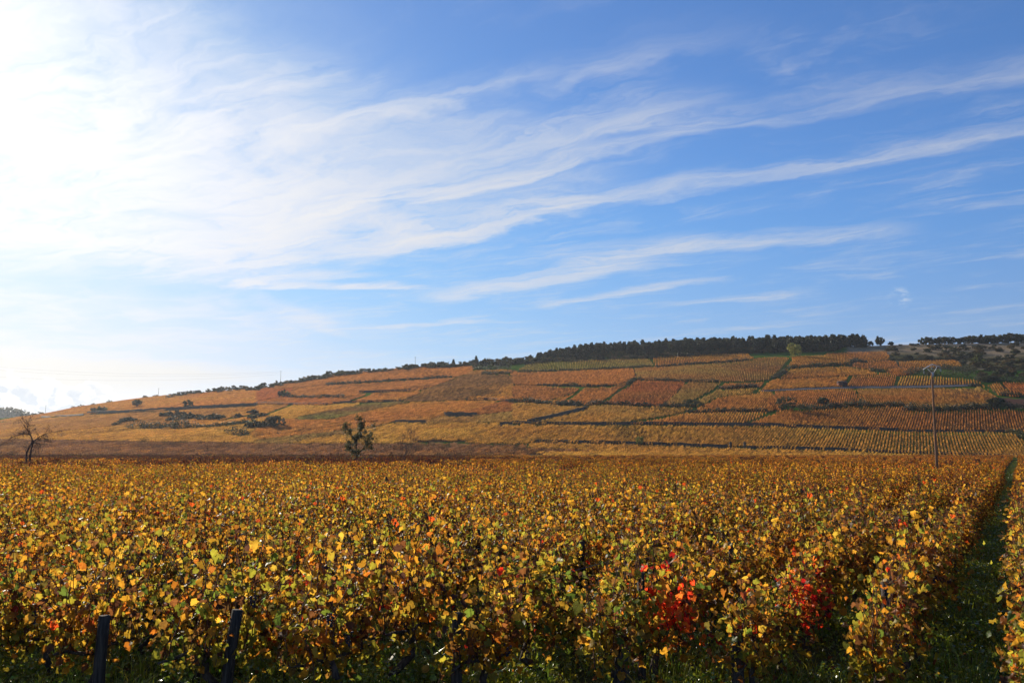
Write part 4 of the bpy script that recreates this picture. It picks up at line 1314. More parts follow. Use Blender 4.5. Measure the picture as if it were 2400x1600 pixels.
def plant(name, me, x, y, h_scale, label, cat, group=None, wide=1.0, r=rng):
    o = link(name, me)
    o.location = (x, y, float(terrain_z(x, y)) - 0.05)
    o.rotation_euler = (0, 0, r.uniform(0, 6.28))
    o.scale = (h_scale * wide, h_scale * wide, h_scale)
    tag(o, label, cat, group)
    return o


# the pine wood along the ridge
r_ = np.random.default_rng(11)
wood = []
for row in range(6):
    for sx in np.arange(1252 + row * 4, 2030, 12.8):
        t_ = (sx - 1200) / F / CP
        yc = float(np.interp(t_, _ct, _cy))
        Y = yc - 34 + row * 9 + r_.uniform(-3.5, 3.5)
        tx = t_ * Y + r_.uniform(-2.0, 2.0)
        if row == 0 and r_.random() < 0.35:
            continue
        if sx > 1960 and row < 3:
            continue
        wood.append((tx, Y, row, sx))
for tx, Y, row, sx in wood:
    edge = min(1.0, 0.55 + (sx - 1250) / 260.0)
    if row <= 1 and r_.random() < 0.5:
        plant('broadleaf_tree', OAKS[int(r_.integers(5))], tx, Y, r_.uniform(0.55, 0.8), 'olive broadleaf tree along the lower edge of the dark ridge wood', 'tree', 'broadleaf trees along the wood edge', 1.1, r_)
    else:
        plant('pine_tree', PINES[int(r_.integers(6))], tx, Y, r_.uniform(0.97, 1.12) * edge, 'dark pine in the dense wood along the ridge', 'tree', 'pines of the ridge wood', 1.05, r_)
# low shrubs at the foot of the wood
for sx in np.arange(1180, 1960, 13):
    x, y, z = P(sx + r_.uniform(-5, 5), np.interp(sx, [1180, 1251, 1531, 1749, 1960], [860, 853, 841, 829, 822]) + r_.uniform(-4, 1))
    plant('shrub', (DARKB + BUSHES)[int(r_.integers(11))], x, y, r_.uniform(0.9, 1.7), 'low shrub at the foot of the dark ridge wood', 'shrub', 'shrubs at the foot of the wood', 1.3, r_)
# shrubs and small trees on the skyline down to the left
SKY = [(255, 943), (300, 938), (393, 928), (520, 915), (600, 910), (728, 888), (800, 877), (960, 862), (1085, 855), (1200, 848), (1260, 845)]
for sx in np.concatenate([np.arange(396, 620, 9), np.arange(560, 840, 8), np.arange(640, 1260, 8.5)]):
    sy = np.interp(sx, [p_[0] for p_ in SKY], [p_[1] for p_ in SKY])
    x, y, z = P(sx + r_.uniform(-4, 4), sy + r_.uniform(0.5, 7))
    big = r_.random()
    hs = r_.uniform(0.9, 1.8) * (1.0 if sx < 1000 else 1.25)
    lib = DARKB if big < 0.45 else (BUSHES if big < 0.9 else OCHRE)
    plant('shrub', lib[int(r_.integers(len(lib)))], x, y, hs, 'shrub in the unbroken thicket on the falling ridge line', 'shrub', 'shrubs along the falling ridge line', r_.uniform(1.0, 1.6), r_)
for sx, hs, lab in ((763, 0.62, 'small tree standing out of the ridge thicket, farthest from the wood'), (962, 0.62, 'round dark tree beside the thin ridge mast'), (905, 0.45, 'low pale tree in the ridge thicket'),
                    (1112, 0.7, 'tree in the ridge thicket, third from the wood'), (1140, 0.75, 'tree in the ridge thicket, second from the wood'), (1185, 0.85, 'tree in the ridge thicket, next to the wood')):
    x, y, z = P(sx, np.interp(sx, [p_[0] for p_ in SKY], [p_[1] for p_ in SKY]) + 2)
    plant('broadleaf_tree', OAKS[int(r_.integers(5))], x, y, hs, lab, 'tree', None, 0.9, r_)
for sx, hs in ((1063, 0.62), (1116, 0.7)):
    x, y, z = P(sx, np.interp(sx, [p_[0] for p_ in SKY], [p_[1] for p_ in SKY]) + 1)
    plant('pine_tree', PINES[int(r_.integers(6))], x, y, hs, 'pointed dark conifer in the ridge thicket' + (', the smaller one' if hs < 0.65 else ', the taller one'), 'tree', None, 0.9, r_)
for sx, sy in ((172, 955), (190, 953), (220, 949), (256, 943), (340, 932), (365, 929), (80, 973), (95, 970), (66, 976)):
    x, y, z = P(sx, sy + 1)
    plant('shrub', BUSHES[int(r_.integers(6))], x, y, r_.uniform(0.8, 1.2), 'small scattered shrub on the bare low end of the ridge', 'shrub', 'scattered shrubs on the low ridge', 1.6, r_)
# trees on the plateau at the other end
SK2 = [(2165, 808, 0.9), (2180, 808, 0.95), (2195, 808, 0.85), (2208, 807, 1.0), (2222, 807, 0.95), (2236, 807, 0.85), (2252, 806, 0.8), (2268, 806, 1.0), (2280, 806, 1.05), (2294, 806, 1.05),
       (2308, 805, 1.1), (2322, 805, 1.05), (2336, 805, 1.1), (2350, 805, 1.15), (2364, 805, 1.2), (2378, 804, 1.2), (2392, 804, 1.05), (2404, 804, 1.15), (2420, 804, 1.2), (2440, 804, 1.2)]
for sx, sy, hs in SK2:
    t_ = (sx - 1200) / F / CP
    Y = float(np.interp(t_, _ct, _cy)) + r_.uniform(-4, 8)
    plant('broadleaf_tree', OAKS[int(r_.integers(5))], t_ * Y, Y, hs * 0.98, 'dark tree in the row of trees on the dry grass plateau', 'tree', 'trees in a row on the plateau', 1.15, r_)
for sx, sy, hs, lab in ((2063, 809, 1.15, 'tall lone tree at the end of the ridge wood, open sky on both sides'), (2040, 811, 0.6, 'small tree between the wood and the tall lone tree'), (2088, 810, 0.5, 'low round tree right of the tall lone tree')):
    x, y, z = P(sx, sy)
    plant('broadleaf_tree', OAKS[int(r_.integers(5))], x, y, hs, lab, 'tree', None, 0.85 if hs > 1 else 1.3, r_)
for sx in (2110, 2136, 2143, 2150):
    x, y, z = P(sx, 810)
    plant('shrub', DARKB[int(r_.integers(5))], x, y, r_.uniform(0.4, 0.8), 'tiny dark shrub on the crest in the gap between the trees', 'shrub', 'tiny shrubs in the ridge gap', 1.3, r_)


def big_tree(name, px_, py_, h, seed, cols, label, cat='tree', rx=None, base=0.35, leaf=0.55, n_clump=44, per=44, trunk_r=0.16):
    x, y, z = P(px_, py_)
    root = link(name, None)
    root.location = (x, y, z)
    rz = (h - base) / 2
    cr, tr = crown_mesh(name, seed, rx or h * 0.42, rz, base, n_clump, per, leaf, cols, trunk_r=trunk_r, flat_bottom=0.1)
    link('crown', cr.mesh('crown', [M_TREE]), root)
    link('trunk', tr.mesh('trunk', [M_TRUNK]), root)
    return tag(root, label, cat)


def zq(zone, x, y):
    return Q(zone, [(x, y)])[0]


big_tree('broadleaf_tree', *zq(4, 250, 310), 11.5, 201, YG_C, 'bright yellow-green round tree at the foot of the ridge wood', leaf=0.6, rx=5.6)
big_tree('shrub', *zq(4, 170, 795), 7.0, 202, OAK_C, 'large round green bush at the end of the long dark hedge', 'shrub', leaf=0.35, rx=4.6)
big_tree('shrub', *zq(4, 505, 745), 3.6, 203, OAK_C, 'green bush rising from the long dark hedge right of the large round one', 'shrub', rx=2.6)
big_tree('shrub', *zq(4, 2085, 768), 5.2, 204, OAK_C, 'spreading green bush by the ploughed brown plot', 'shrub', rx=4.0)
big_tree('broadleaf_tree', *zq(4, 1940, 385), 9.0, 205, YG_C[2:] + OAK_C[:2], 'green tree rising above the thicket on the scrub slope', rx=4.6, leaf=0.42)
big_tree('shrub', *zq(3, 1175, 1110), 3.4, 206, YG_C, 'pale yellow-green bush on the wall left of the stone pillars', 'shrub', rx=1.9, leaf=0.2)
big_tree('broadleaf_tree', *zq(1, 1258, 295), 6.5, 207, BUSH_C, 'vase shaped dark tree alone above the long dark wall', rx=3.2, base=1.2)
big_tree('shrub', *zq(1, 1730, 298), 5.2, 208, OAK_C, 'round green bush on the long dark wall', 'shrub', rx=3.8)
big_tree('shrub', *zq(1, 935, 335), 4.6, 209, YG_C[2:] + OAK_C, 'pale green bush at the low end of the long dark wall', 'shrub', rx=3.4)
big_tree('shrub', *zq(1, 860, 335), 3.4, 210, OCHRE_C, 'thin brownish bush at the very tip of the long dark wall', 'shrub', rx=2.2)
big_tree('broadleaf_tree', *zq(2, 255, 515), 5.4, 211, OAK_C + YG_C[2:], 'green tree in front of the bright red plot', rx=4.2)
big_tree('shrub', *zq(2, 170, 795), 5.6, 212, DARKB_C, 'big round dark bush at the end of the hillside thickets', 'shrub', rx=4.6)
big_tree('shrub', *zq(2, 40, 800), 3.2, 213, DARKB_C, 'low dark bush touching the big round dark bush', 'shrub', rx=4.6)
# bushes on the left slope (a few clumps one can tell apart)
CL = [(1, 1520, 380, 3.4, 'dark bush first in the upper left thicket'), (1, 1620, 385, 4.8, 'tall dark bush second in the upper left thicket'), (1, 1690, 415, 4.0, 'dark bush third in the upper left thicket'),
      (1, 1760, 400, 4.2, 'dark bush fourth in the upper left thicket'), (1, 1990, 408, 4.2, 'pointed dark bush at the far end of the upper left thicket'), (1, 1580, 425, 2.6, 'low dark bush in front of the upper left thicket'),
      (1, 1130, 440, 3.4, 'dark bush in the small clump left of the long hedge'), (1, 1190, 432, 3.6, 'darker bush in the small clump left of the long hedge'), (1, 1075, 460, 2.2, 'low bush at the tip of the small clump'),
      (1, 2190, 385, 2.2, 'small bush on the grass bank past the upper thicket'), (1, 2330, 355, 3.0, 'dark bush past the grass bank near the middle slope'), (1, 2320, 405, 2.4, 'low bush under the grass bank near the middle slope'),
      (1, 2330, 490, 3.4, 'dark bush left of the big round one'), (2, 60, 700, 3.0, 'dark bush above the big round one')]
for k, (zn, zx, zy, h, lab) in enumerate(CL):
    big_tree('shrub', *zq(zn, zx, zy), h * 0.85, 230 + k, DARKB_C, lab, 'shrub', rx=h * 1.2, base=0.0, n_clump=34, per=40)

# scrub on the dry slope at the right end of the hill
scrub_poly = Q(4, [(1060, 245), (1500, 200), (2420, 190), (2420, 520), (2010, 530), (1930, 480), (1800, 400), (1780, 330), (1450, 325), (1200, 340), (1090, 330)])
sp = np.array(scrub_poly)
k = 0
while k < 110:
    sx, sy = r_.uniform(sp[:, 0].min(), sp[:, 0].max()), r_.uniform(sp[:, 1].min(), sp[:, 1].max())
    if not inside(np.array([sx]), np.array([sy]), scrub_poly)[0]:
        continue
    k += 1
    x, y, z = P(sx, sy)
    lib = [DARKB, BUSHES, BUSHES, OCHRE][int(r_.integers(4))]
    plant('shrub', lib[int(r_.integers(len(lib)))], x, y, r_.uniform(0.6, 1.6), 'shrub of the dense scrub on the dry grass slope', 'shrub', 'scrub on the dry slope', r_.uniform(1.0, 1.7), r_)
# dark thickets and hedges: each one thing of its own
def hedge(zone, line, h, w, label, cols=DARKB_C, dens=55, leaf=0.5, name='hedge', seed=0):
    pts = [P(x, y) for x, y in Q(zone, line)]
    r = np.random.default_rng(600 + seed)
    cen, per = [], []
    for a, b in zip(pts[:-1], pts[1:]):
        L = np.linalg.norm(b[:2] - a[:2])
        for q in np.arange(0, 1, min(1.0, 1.1 / max(L, 1.1))):
            c = a + (b - a) * q
            c[:2] += r.normal(0, w * 0.25, 2)
            cen.append((c[0], c[1], float(terrain_z(c[0], c[1])), h * r.uniform(0.55, 1.15) * (0.8 + 0.5 * vnoise(np.array(c[0]), np.array(c[1]), 6.0, 12))))
    cen = np.array(cen)
    org = cen[0, :3].copy()
    n = len(cen) * dens
    ci = np.repeat(np.arange(len(cen)), dens)
    hh = cen[ci, 3]
    d = unit(r.normal(0, 1, (n, 3))) * r.random((n, 1)) ** 0.4
    pos = np.stack([cen[ci, 0] + d[:, 0] * w * 0.6, cen[ci, 1] + d[:, 1] * w * 0.6, cen[ci, 2] + hh * (0.48 + 0.5 * d[:, 2])], -1) - org
    fr = leaf_frames(r, n, d * 0.6, 0.3, 0.6)
    cc = np.array(cols)[r.integers(0, len(cols), len(cen))][ci] * r.uniform(0.7, 1.3, (n, 1))
    mb = MB()
    mb.add(*leaf_mesh_arrays(r, pos, fr, r.uniform(leaf * 0.6, leaf * 1.4, n), cc, 'low'))
    o = link(name, mb.mesh(name, [M_TREE]))
    o.location = org
    return tag(o, label, 'hedge')


for k, (zn, ln, h, w, lab) in enumerate(HEDGES):
    grn = 'green' in lab
    hedge(zn, ln, h, w, lab, OAK_C if grn else DARKB_C, seed=k)

# ------------------------------------------------------------------ walls, road, hut, pillars
def wall(zone, line, h, label, seed):
    pts = [P(x, y) for x, y in Q(zone, line)]
    r = np.random.default_rng(seed)
    path = []
    for a, b in zip(pts[:-1], pts[1:]):
        L = np.linalg.norm(b[:2] - a[:2])
        for q in np.arange(0, 1, min(1.0, 1.3 / max(L, 1.3))):
            path.append(a + (b - a) * q)
    path.append(pts[-1])
    path = np.array(path)
    org = path[0].copy()
    mb = MB()
    t = np.gradient(path[:, :2], axis=0)
    t = t / np.maximum(np.linalg.norm(t, axis=1, keepdims=True), 1e-9)
    nn = np.stack([-t[:, 1], t[:, 0]], -1)
    zg = terrain_z(path[:, 0], path[:, 1])
    top = zg + h * r.uniform(0.86, 1.06, len(path))
    V = []
    for k in range(len(path)):
        for s, z in ((-0.32, zg[k] - 0.5), (-0.24, top[k]), (0.24, top[k] + r.normal(0, 0.03)), (0.32, zg[k] - 0.5)):
            V.append((path[k, 0] + nn[k, 0] * s, path[k, 1] + nn[k, 1] * s, z))
    V = np.array(V) - org
    f = []
    for k in range(len(path) - 1):
        for e in range(3):
            a0 = k * 4 + e
            f += [(a0, a0 + 1, a0 + 5), (a0, a0 + 5, a0 + 4)]
    n4 = (len(path) - 1) * 4
    f += [(0, 2, 1), (0, 3, 2), (n4, n4 + 1, n4 + 2), (n4, n4 + 2, n4 + 3)]
    mb.add(V, f)
    o = link('stone_wall', mb.mesh('stone_wall', [M_STONE]))
    o.location = org
    return tag(o, label, 'wall', None, 'thing')


for k, (zn, ln, h, lab) in enumerate(WALLS):
    wall(zn, ln, h, lab, 700 + k)


def ribbon(name, zone, edge_a, edge_b, m, lift, label):
    A = [P(x, y) for x, y in Q(zone, edge_a)]
    B = [P(x, y) for x, y in Q(zone, edge_b)]
    V, f = [], []
    n = 60
    for q in np.linspace(0, 1, n):
        for E in (A, B):
            k = q * (len(E) - 1)
            i = min(int(k), len(E) - 2)
            p = E[i] + (E[i + 1] - E[i]) * (k - i)
            V.append(p)
    V = np.array(V)
    rows = []
    for k in range(n):
        for s in np.linspace(0, 1, 6):
            p = V[2 * k] * (1 - s) + V[2 * k + 1] * s
            rows.append((p[0], p[1], float(terrain_z(p[0], p[1])) + lift))
    for k in range(n - 1):
        for e in range(5):
            a0 = k * 6 + e
            f += [(a0, a0 + 6, a0 + 7), (a0, a0 + 7, a0 + 1)]
    mb = MB()
    mb.add(rows, f)
    return tag(link(name, mb.mesh(name, [m], True)), label, None, None, 'structure')


ribbon('road', 4, [(-60, 606), (300, 590), (640, 574), (1190, 568), (1500, 564), (1900, 552)], [(-60, 622), (300, 606), (640, 594), (1190, 590), (1500, 586), (1900, 570)], M_ASPHALT, 0.35, 'grey road crossing the upper slope behind the pole')

M_HUTW = solid_material('hut_wall', (0.10, 0.045, 0.03), (0.17, 0.075, 0.05), 3.0)
M_HUTR = solid_material('hut_roof', (0.07, 0.05, 0.045), (0.12, 0.085, 0.07), 3.0)
hx, hy, hz_ = P(*zq(4, 682, 572))
hut = tag(link('hut', None), 'small dark red hut above the grey road', 'hut')
hut.location = (hx, hy, hz_)
hut.rotation_euler = (0, 0, 0.2)
mb = MB()
mb.box((-2.2, -1.5, -0.5), (2.2, 1.5, 2.2))
link('wall', mb.mesh('wall', [M_HUTW]), hut)
mb = MB()
mb.add([(-2.5, -1.8, 2.15), (2.5, -1.8, 2.15), (2.5, 1.8, 2.15), (-2.5, 1.8, 2.15), (-2.5, 0, 3.1), (2.5, 0, 3.1)],
       [(0, 1, 5), (0, 5, 4), (2, 3, 4), (2, 4, 5), (0, 4, 3), (1, 2, 5), (0, 3, 2), (0, 2, 1)])
link('roof', mb.mesh('roof', [M_HUTR]), hut)
mb = MB()
mb.box((-0.5, -1.56, -0.1), (0.5, -1.503, 1.8))
link('door', mb.mesh('door', [M_TRUNK]), hut)
for zx, lab in ((2010, 'left stone gate pillar at the end of the dark wall'), (2140, 'right stone gate pillar at the end of the dark wall')):
    x, y, z = P(*zq(3, zx, 1138))
    root = tag(link('gate_pillar', None), lab, 'pillar')
    root.location = (x, y, z)
    mb = MB()
    mb.box((-0.38, -0.38, -0.4), (0.38, 0.38, 1.85))
    link('shaft', mb.mesh('shaft', [M_STONE]), root)
    mb = MB()
    mb.box((-0.5, -0.5, 1.853), (0.5, 0.5, 2.02))
    mb.add([(-0.42, -0.42, 2.023), (0.42, -0.42, 2.023), (0.42, 0.42, 2.023), (-0.42, 0.42, 2.023), (0, 0, 2.4)], [(0, 1, 4), (1, 2, 4), (2, 3, 4), (3, 0, 4), (0, 3, 2), (0, 2, 1)])
    link('cap', mb.mesh('cap', [M_STONE]), root)

# ------------------------------------------------------------------ the power pole at the end of the field
PY = 70.0
pb, pt = at_depth(2196, 1091, PY), at_depth(2184, 874.5, PY)
pole = tag(link('utility_pole', None), 'tall leaning timber utility pole with a pale chevron crossarm', 'pole')
lean = (pt[0] - pb[0]) / (pt[2] - pb[2])
base_x = pb[0] - lean * pb[2]
pole.location = (base_x, PY, 0)


def loc(x, y, d=0.0):
    p = at_depth(x, y, PY)
    return (p[0] - base_x, d, p[2])


mb = MB()
H = pt[2]
mb.tube([(lean * z, 0, z) for z in (-0.4, 2, 4, 6, 8, H)], [0.125, 0.115, 0.105, 0.092, 0.08, 0.07], 14)
link('shaft', mb.mesh('shaft', [M_POLE], True), pole)


def zp(x, y, d=0.0):
    return loc(2100 + x / 5.227, 820 + y / 5.227, d)


for (a, b) in (((332, 240), (437, 176)), ((440, 176), (542, 209))):
    mb = MB()
    mb.tube([zp(*a), zp(*b)], 0.045, 4)
    link('crossarm', mb.mesh('crossarm', [M_GALV]), pole)
for (a, b) in (((384, 232), (434, 282)), ((502, 200), (458, 282))):
    mb = MB()
    mb.tube([zp(*a, -0.05), zp(*b, -0.05)], 0.03, 4)
    link('brace', mb.mesh('brace', [M_GALV]), pole)
mb = MB()
mb.tube([zp(445, 272), zp(446, 330)], 0.10, 10)
link('collar', mb.mesh('collar', [M_GALV]), pole)
for (x, y) in ((335, 240), (538, 210), (433, 182)):
    root = mb = MB()
    p = zp(x, y, -0.08)
    mb.tube([p, (p[0], p[1], p[2] - 0.12)], 0.012, 5)
    for k in range(3):
        z = p[2] - 0.14 - k * 0.09
        mb.tube([(p[0], p[1], z), (p[0], p[1], z - 0.03), (p[0], p[1], z - 0.07)], [0.03, 0.075, 0.05], 8)
    link('insulator', mb.mesh('insulator', [M_GLASSY], True), pole)

# thin masts on the skyline and the cables strung to the left
tops = {}
for sx, yb, yt, lab in ((106, 970, 949, 'thin pole on the skyline at the low end of the ridge'), (371, 928, 909, 'thin pole on the skyline between the low end and the red plot'),
                        (657.5, 894, 869, 'thin pole on the skyline where the cables arrive'), (973, 858, 836, 'thin pole on the skyline by the round dark tree')):
    x, y, z = P(sx, yb)
    tp = at_depth(sx, yt, y)
    root = tag(link('electricity_pole', None), lab, 'pole')
    root.location = (x, y, z)
    mb = MB()
    hh = tp[2] - z
    mb.tube([(0, 0, -0.5), (0, 0, hh)], [0.17, 0.12], 6)
    link('shaft', mb.mesh('shaft', [M_TWIG]), root)
    mb = MB()
    mb.tube([(-1.0, 0, hh - 0.5), (1.0, 0, hh - 0.5)], 0.07, 4)
    link('crossarm', mb.mesh('crossarm', [M_TWIG]), root)
    tops[sx] = tp
for k, (x0, y0, x1, y1, lab) in enumerate(((-80, 853, 657, 886, 'upper'), (-80, 861, 657, 889, 'middle'), (-80, 878, 657, 893, 'lower'))):
    a, b = at_depth(x0, y0, 640), at_depth(x1, y1 - 16, tops[657.5][1])
    mb = MB()
    mb.tube([tuple(a + (b - a) * q - np.array([0, 0, 5.0 * 4 * q * (1 - q)])) for q in np.linspace(0, 1, 14)], 0.03, 3)
    tag(link('power_cable', mb.mesh('power_cable', [M_TWIG])), lab + ' of the thin cables against the pale sky at the left', 'cable')

# ------------------------------------------------------------------ bare tree, green bush and bare shrub standing in the field
def twigs(mb, r, p, d, L, rad, depth, droop=0.0, spread=0.55, leaves=None):
    n = 4
    pts = [Vector(p)]
    d = Vector(d).normalized()
    for k in range(n):
        d = (d + Vector(r.normal(0, 0.17, 3)) + Vector((0, 0, -droop))).normalized()
        pts.append(pts[-1] + d * (L / n))
    mb.tube(pts, np.linspace(rad, rad * 0.45, n + 1), 4 if depth > 0 else 3, cap=False)
    if leaves is not None and depth <= 1:
        leaves.extend([np.array(pts[2]), np.array(pts[3]), np.array(pts[4])])
    if depth > 0:
        for k in range(int(r.integers(2, 5))):
            q = int(r.integers(1, n + 1))
            nd = (d + Vector(r.normal(0, spread, 3))).normalized()
            twigs(mb, r, pts[q], nd, L * r.uniform(0.45, 0.75), rad * 0.5, depth - 1, droop, spread, leaves)


def field_tree(name, Y, px0, zone_o, zs, zbase_y, trunks, depth, leaf_spec, label, cat, seed, droop, twig_L, wood):
    """branches traced from the photograph, given thickness and depth, with twigs grown from them"""
    r = np.random.default_rng(seed)
    b = at_depth(px0, 1075, Y)
    root = tag(link(name, None), label, cat)
    root.location = (b[0], Y, 0)
    mbt, mbt2, lv = MB(), MB(), []
    for line, r0, r1, dy in trunks:
        pts = []
        for k, (zx, zy) in enumerate(line):
            q = k / (len(line) - 1)
            p = at_depth(zone_o[0] + zx / zs, zone_o[1] + zy / zs, Y)
            pts.append((p[0] - b[0], dy[0] + (dy[1] - dy[0]) * q + r.normal(0, 0.05), p[2]))
        rad = np.linspace(r0, r1, len(pts)) * 0.72
        mbt.tube(pts, rad, 7)
        for k in range(1, len(pts)):
            for _ in range(3 if r0 < 0.12 else 1):
                d = Vector(pts[k]) - Vector(pts[k - 1])
                d = d.normalized() + Vector(r.normal(0, 0.6, 3))
                twigs(mbt2, r, pts[k], d, twig_L * r.uniform(0.6, 1.2), max(rad[k] * 0.45, 0.02), depth, droop, 0.6, lv)
    link('trunk', mbt.mesh('trunk', [wood], True), root)
    link('branches', mbt2.mesh('branches', [wood]), root)
    if leaf_spec:
        prob, size, cols, near = leaf_spec
        lv = np.array([p for p in lv if r.random() < prob])
        if near:
            for (cx, cz, rx_, rz_, n_) in near:
                q = r.normal(0, 1, (n_, 3)) * np.array([rx_, rx_, rz_]) + np.array([cx, 0, cz])
                lv = np.concatenate([lv, q]) if len(lv) else q
        lv = np.repeat(lv, 3, 0) + r.normal(0, 0.1, (len(lv) * 3, 3))
        n_ = len(lv)
        mb = MB()
        mb.add(*leaf_mesh_arrays(r, lv, leaf_frames(r, n_, np.zeros((n_, 3))), r.uniform(size * 0.7, size * 1.3, n_), np.array(cols)[r.integers(0, len(cols), n_)] * r.uniform(0.7, 1.3, (n_, 1)), 'low'))
        link('foliage', mb.mesh('foliage', [M_TREE]), root)
    return root


field_tree('bare_tree', 94.0, 70, (0, 940), 7.84, 1121, [
    ([(500, 1300), (475, 1060), (485, 960), (530, 850), (600, 740)], 0.17, 0.12, (0.1, 0)),
    ([(560, 1300), (565, 1020), (570, 920), (600, 830), (605, 740)], 0.16, 0.12, (-0.15, 0)),
    ([(603, 745), (570, 660), (520, 590), (495, 540), (450, 480), (380, 400)], 0.12, 0.03, (0, 0.3)),
    ([(497, 540), (515, 480), (545, 420), (575, 340)], 0.06, 0.02, (0, -0.4)),
    ([(540, 615), (480, 600), (420, 602), (340, 630), (260, 680), (200, 745)], 0.08, 0.025, (0, -0.8)),
    ([(545, 620), (470, 560), (400, 560), (340, 590)], 0.05, 0.02, (0, 0.8)),
    ([(610, 740), (660, 690), (700, 645), (780, 610), (850, 570), (940, 565)], 0.08, 0.02, (0, 0.7)),
    ([(612, 742), (680, 700), (760, 690), (850, 682), (920, 690)], 0.07, 0.02, (0, -0.6)),
    ([(610, 745), (680, 740), (730, 770), (740, 810)], 0.05, 0.015, (0, -0.9)),
    ([(575, 660), (575, 600), (575, 570)], 0.04, 0.02, (0, -0.2)),
    ([(540, 420), (470, 380), (430, 320)], 0.04, 0.015, (0, -0.2)),
], 2, (0.06, 0.09, [(0.12, 0.06, 0.03)], None), 'gnarled leafless tree standing in the vines at the far left', 'tree', 41, 0.10, 0.9, M_TWIG)
field_tree('bush', 130.0, 838, (760, 960), 7.84, 860, [
    ([(600, 960), (592, 850), (585, 740), (575, 610), (540, 520), (470, 460), (420, 420)], 0.16, 0.05, (0, 0.4)),
    ([(585, 720), (600, 600), (620, 520), (660, 480), (690, 400), (690, 330)], 0.11, 0.03, (0, -0.6)),
    ([(575, 610), (610, 500), (615, 330), (614, 225)], 0.07, 0.02, (0, 0.2)),
    ([(610, 850), (640, 790), (700, 725), (755, 630), (800, 550), (850, 470), (885, 400)], 0.12, 0.03, (0, 0.8)),
    ([(640, 790), (760, 700), (800, 600), (850, 540)], 0.08, 0.03, (0, -0.9)),
    ([(590, 860), (530, 780), (490, 700), (480, 600)], 0.09, 0.03, (0, -0.5)),
    ([(540, 520), (500, 430), (450, 350)], 0.06, 0.02, (0, -0.8)),
], 3, (0.5, 0.11, [(0.07, 0.08, 0.03), (0.10, 0.105, 0.036), (0.085, 0.08, 0.032)],
       [(-0.6, 5.0, 0.8, 0.45, 90), (-0.3, 1.7, 0.5, 0.6, 150), (0.2, 4.6, 0.7, 0.5, 60), (-0.8, 2.9, 0.3, 0.7, 60), (1.3, 4.0, 0.5, 0.7, 70), (0.6, 2.9, 0.6, 0.7, 60)]), 'ragged dark green bush standing in the vines left of the middle', 'bush', 42, 0.0, 0.7, M_TRUNK)
field_tree('bare_shrub', 130.0, 946, (760, 960), 7.84, 860, [
    ([(1460, 960), (1450, 850), (1435, 740), (1425, 600), (1440, 480)], 0.07, 0.02, (0, 0.3)),
    ([(1465, 960), (1480, 840), (1520, 700), (1530, 560), (1530, 420)], 0.07, 0.02, (0, -0.3)),
    ([(1470, 960), (1510, 800), (1570, 690), (1580, 540), (1590, 440)], 0.06, 0.018, (0, 0.5)),
    ([(1475, 960), (1530, 850), (1600, 720), (1640, 580), (1660, 480)], 0.06, 0.018, (0, -0.6)),
    ([(1460, 960), (1420, 860), (1400, 740), (1385, 660)], 0.05, 0.018, (0, 0.6)),
], 3, None, 'bare reddish shrub in the vines right of the dark green bush', 'shrub', 43, -0.03, 1.1, M_TWIG)

# ------------------------------------------------------------------ posts and wires of the near rows
def post_at(px_, py_, ztop, label, lean=(0.0, 0.0), rad=0.045, square=False, Y=None, seed=0):
    d = ray(px_, py_)
    Yp = Y or (ztop - CAM_H) / d[2] * d[1]
    p = at_depth(px_, py_, Yp)
    if Y is None:
        kr = np.arange(-3, 60)
        xr = np.array([ROW_X(int(q)) + ROW_T * Yp for q in kr])
        p[0] = xr[int(np.argmin(np.abs(xr - p[0])))]
    r = np.random.default_rng(seed)
    bx, by = p[0] - lean[0] * p[2], Yp - lean[1] * p[2]
    o = tag(link('vineyard_post', None), label, 'post')
    mb = MB()
    n = 4 if square else 9
    zs = np.linspace(-0.1, p[2], 6)
    mb.tube([(lean[0] * z + r.normal(0, 0.004), lean[1] * z + r.normal(0, 0.004), z) for z in zs], np.linspace(rad * 1.08, rad * 0.94, 6), n)
    o2 = mb.mesh('vineyard_post', [M_POST], not square)
    bpy.data.objects.remove(o)
    o = tag(link('vineyard_post', o2), label, 'post', 'posts of the near vine rows')
    o.location = (bx, by, 0)
    return o


post_at(245, 1442, None, 'thick dark end post at the front, first from the left', (0.03, 0), 0.055, Y=7.9, seed=1)
post_at(556, 1428, None, 'thick dark end post at the front, second from the left, leaning right', (0.10, 0.05), 0.055, Y=7.95, seed=2)
post_at(1072, 1436, None, 'thick dark end post at the middle of the front', (0.0, 0), 0.055, Y=7.95, seed=3)
post_at(1463, 1522, None, 'short stake leaning right beside the scarlet leaves', (0.28, 0.1), 0.065, Y=7.8, seed=4)
post_at(1728, 1486, None, 'stout dark post under leaves right of the scarlet vine', (0.02, 0), 0.06, Y=7.9, seed=5)
post_at(1396, 1341, 1.2, 'straight dark square post with its flat top clear of the leaves', (0, 0), 0.042, True, seed=6)
post_at(1935, 1362, 1.15, 'dark square post beside the tall scarlet column', (0, 0), 0.045, True, seed=7)
post_at(543, 1250, 1.22, 'dark post top rising from the leaves on the left, the taller of two', (0.08, 0), 0.05, seed=8)
post_at(403, 1253, 1.2, 'dark post top on the left, the fainter of two', (0.02, 0), 0.045, seed=9)
post_at(1718, 1270, 1.22, 'narrow dark post top beside a big golden leaf', (0, 0), 0.035, True, seed=10)
post_at(704, 1206, 1.2, 'small dark post top left of the middle', (0, 0), 0.05, seed=11)
post_at(1424, 1268, 1.12, 'small dark post top in the middle of the rows', (0, 0), 0.045, seed=12)
post_at(1162, 1240, 1.15, 'small dark post top between the middle posts', (0, 0), 0.045, seed=13)
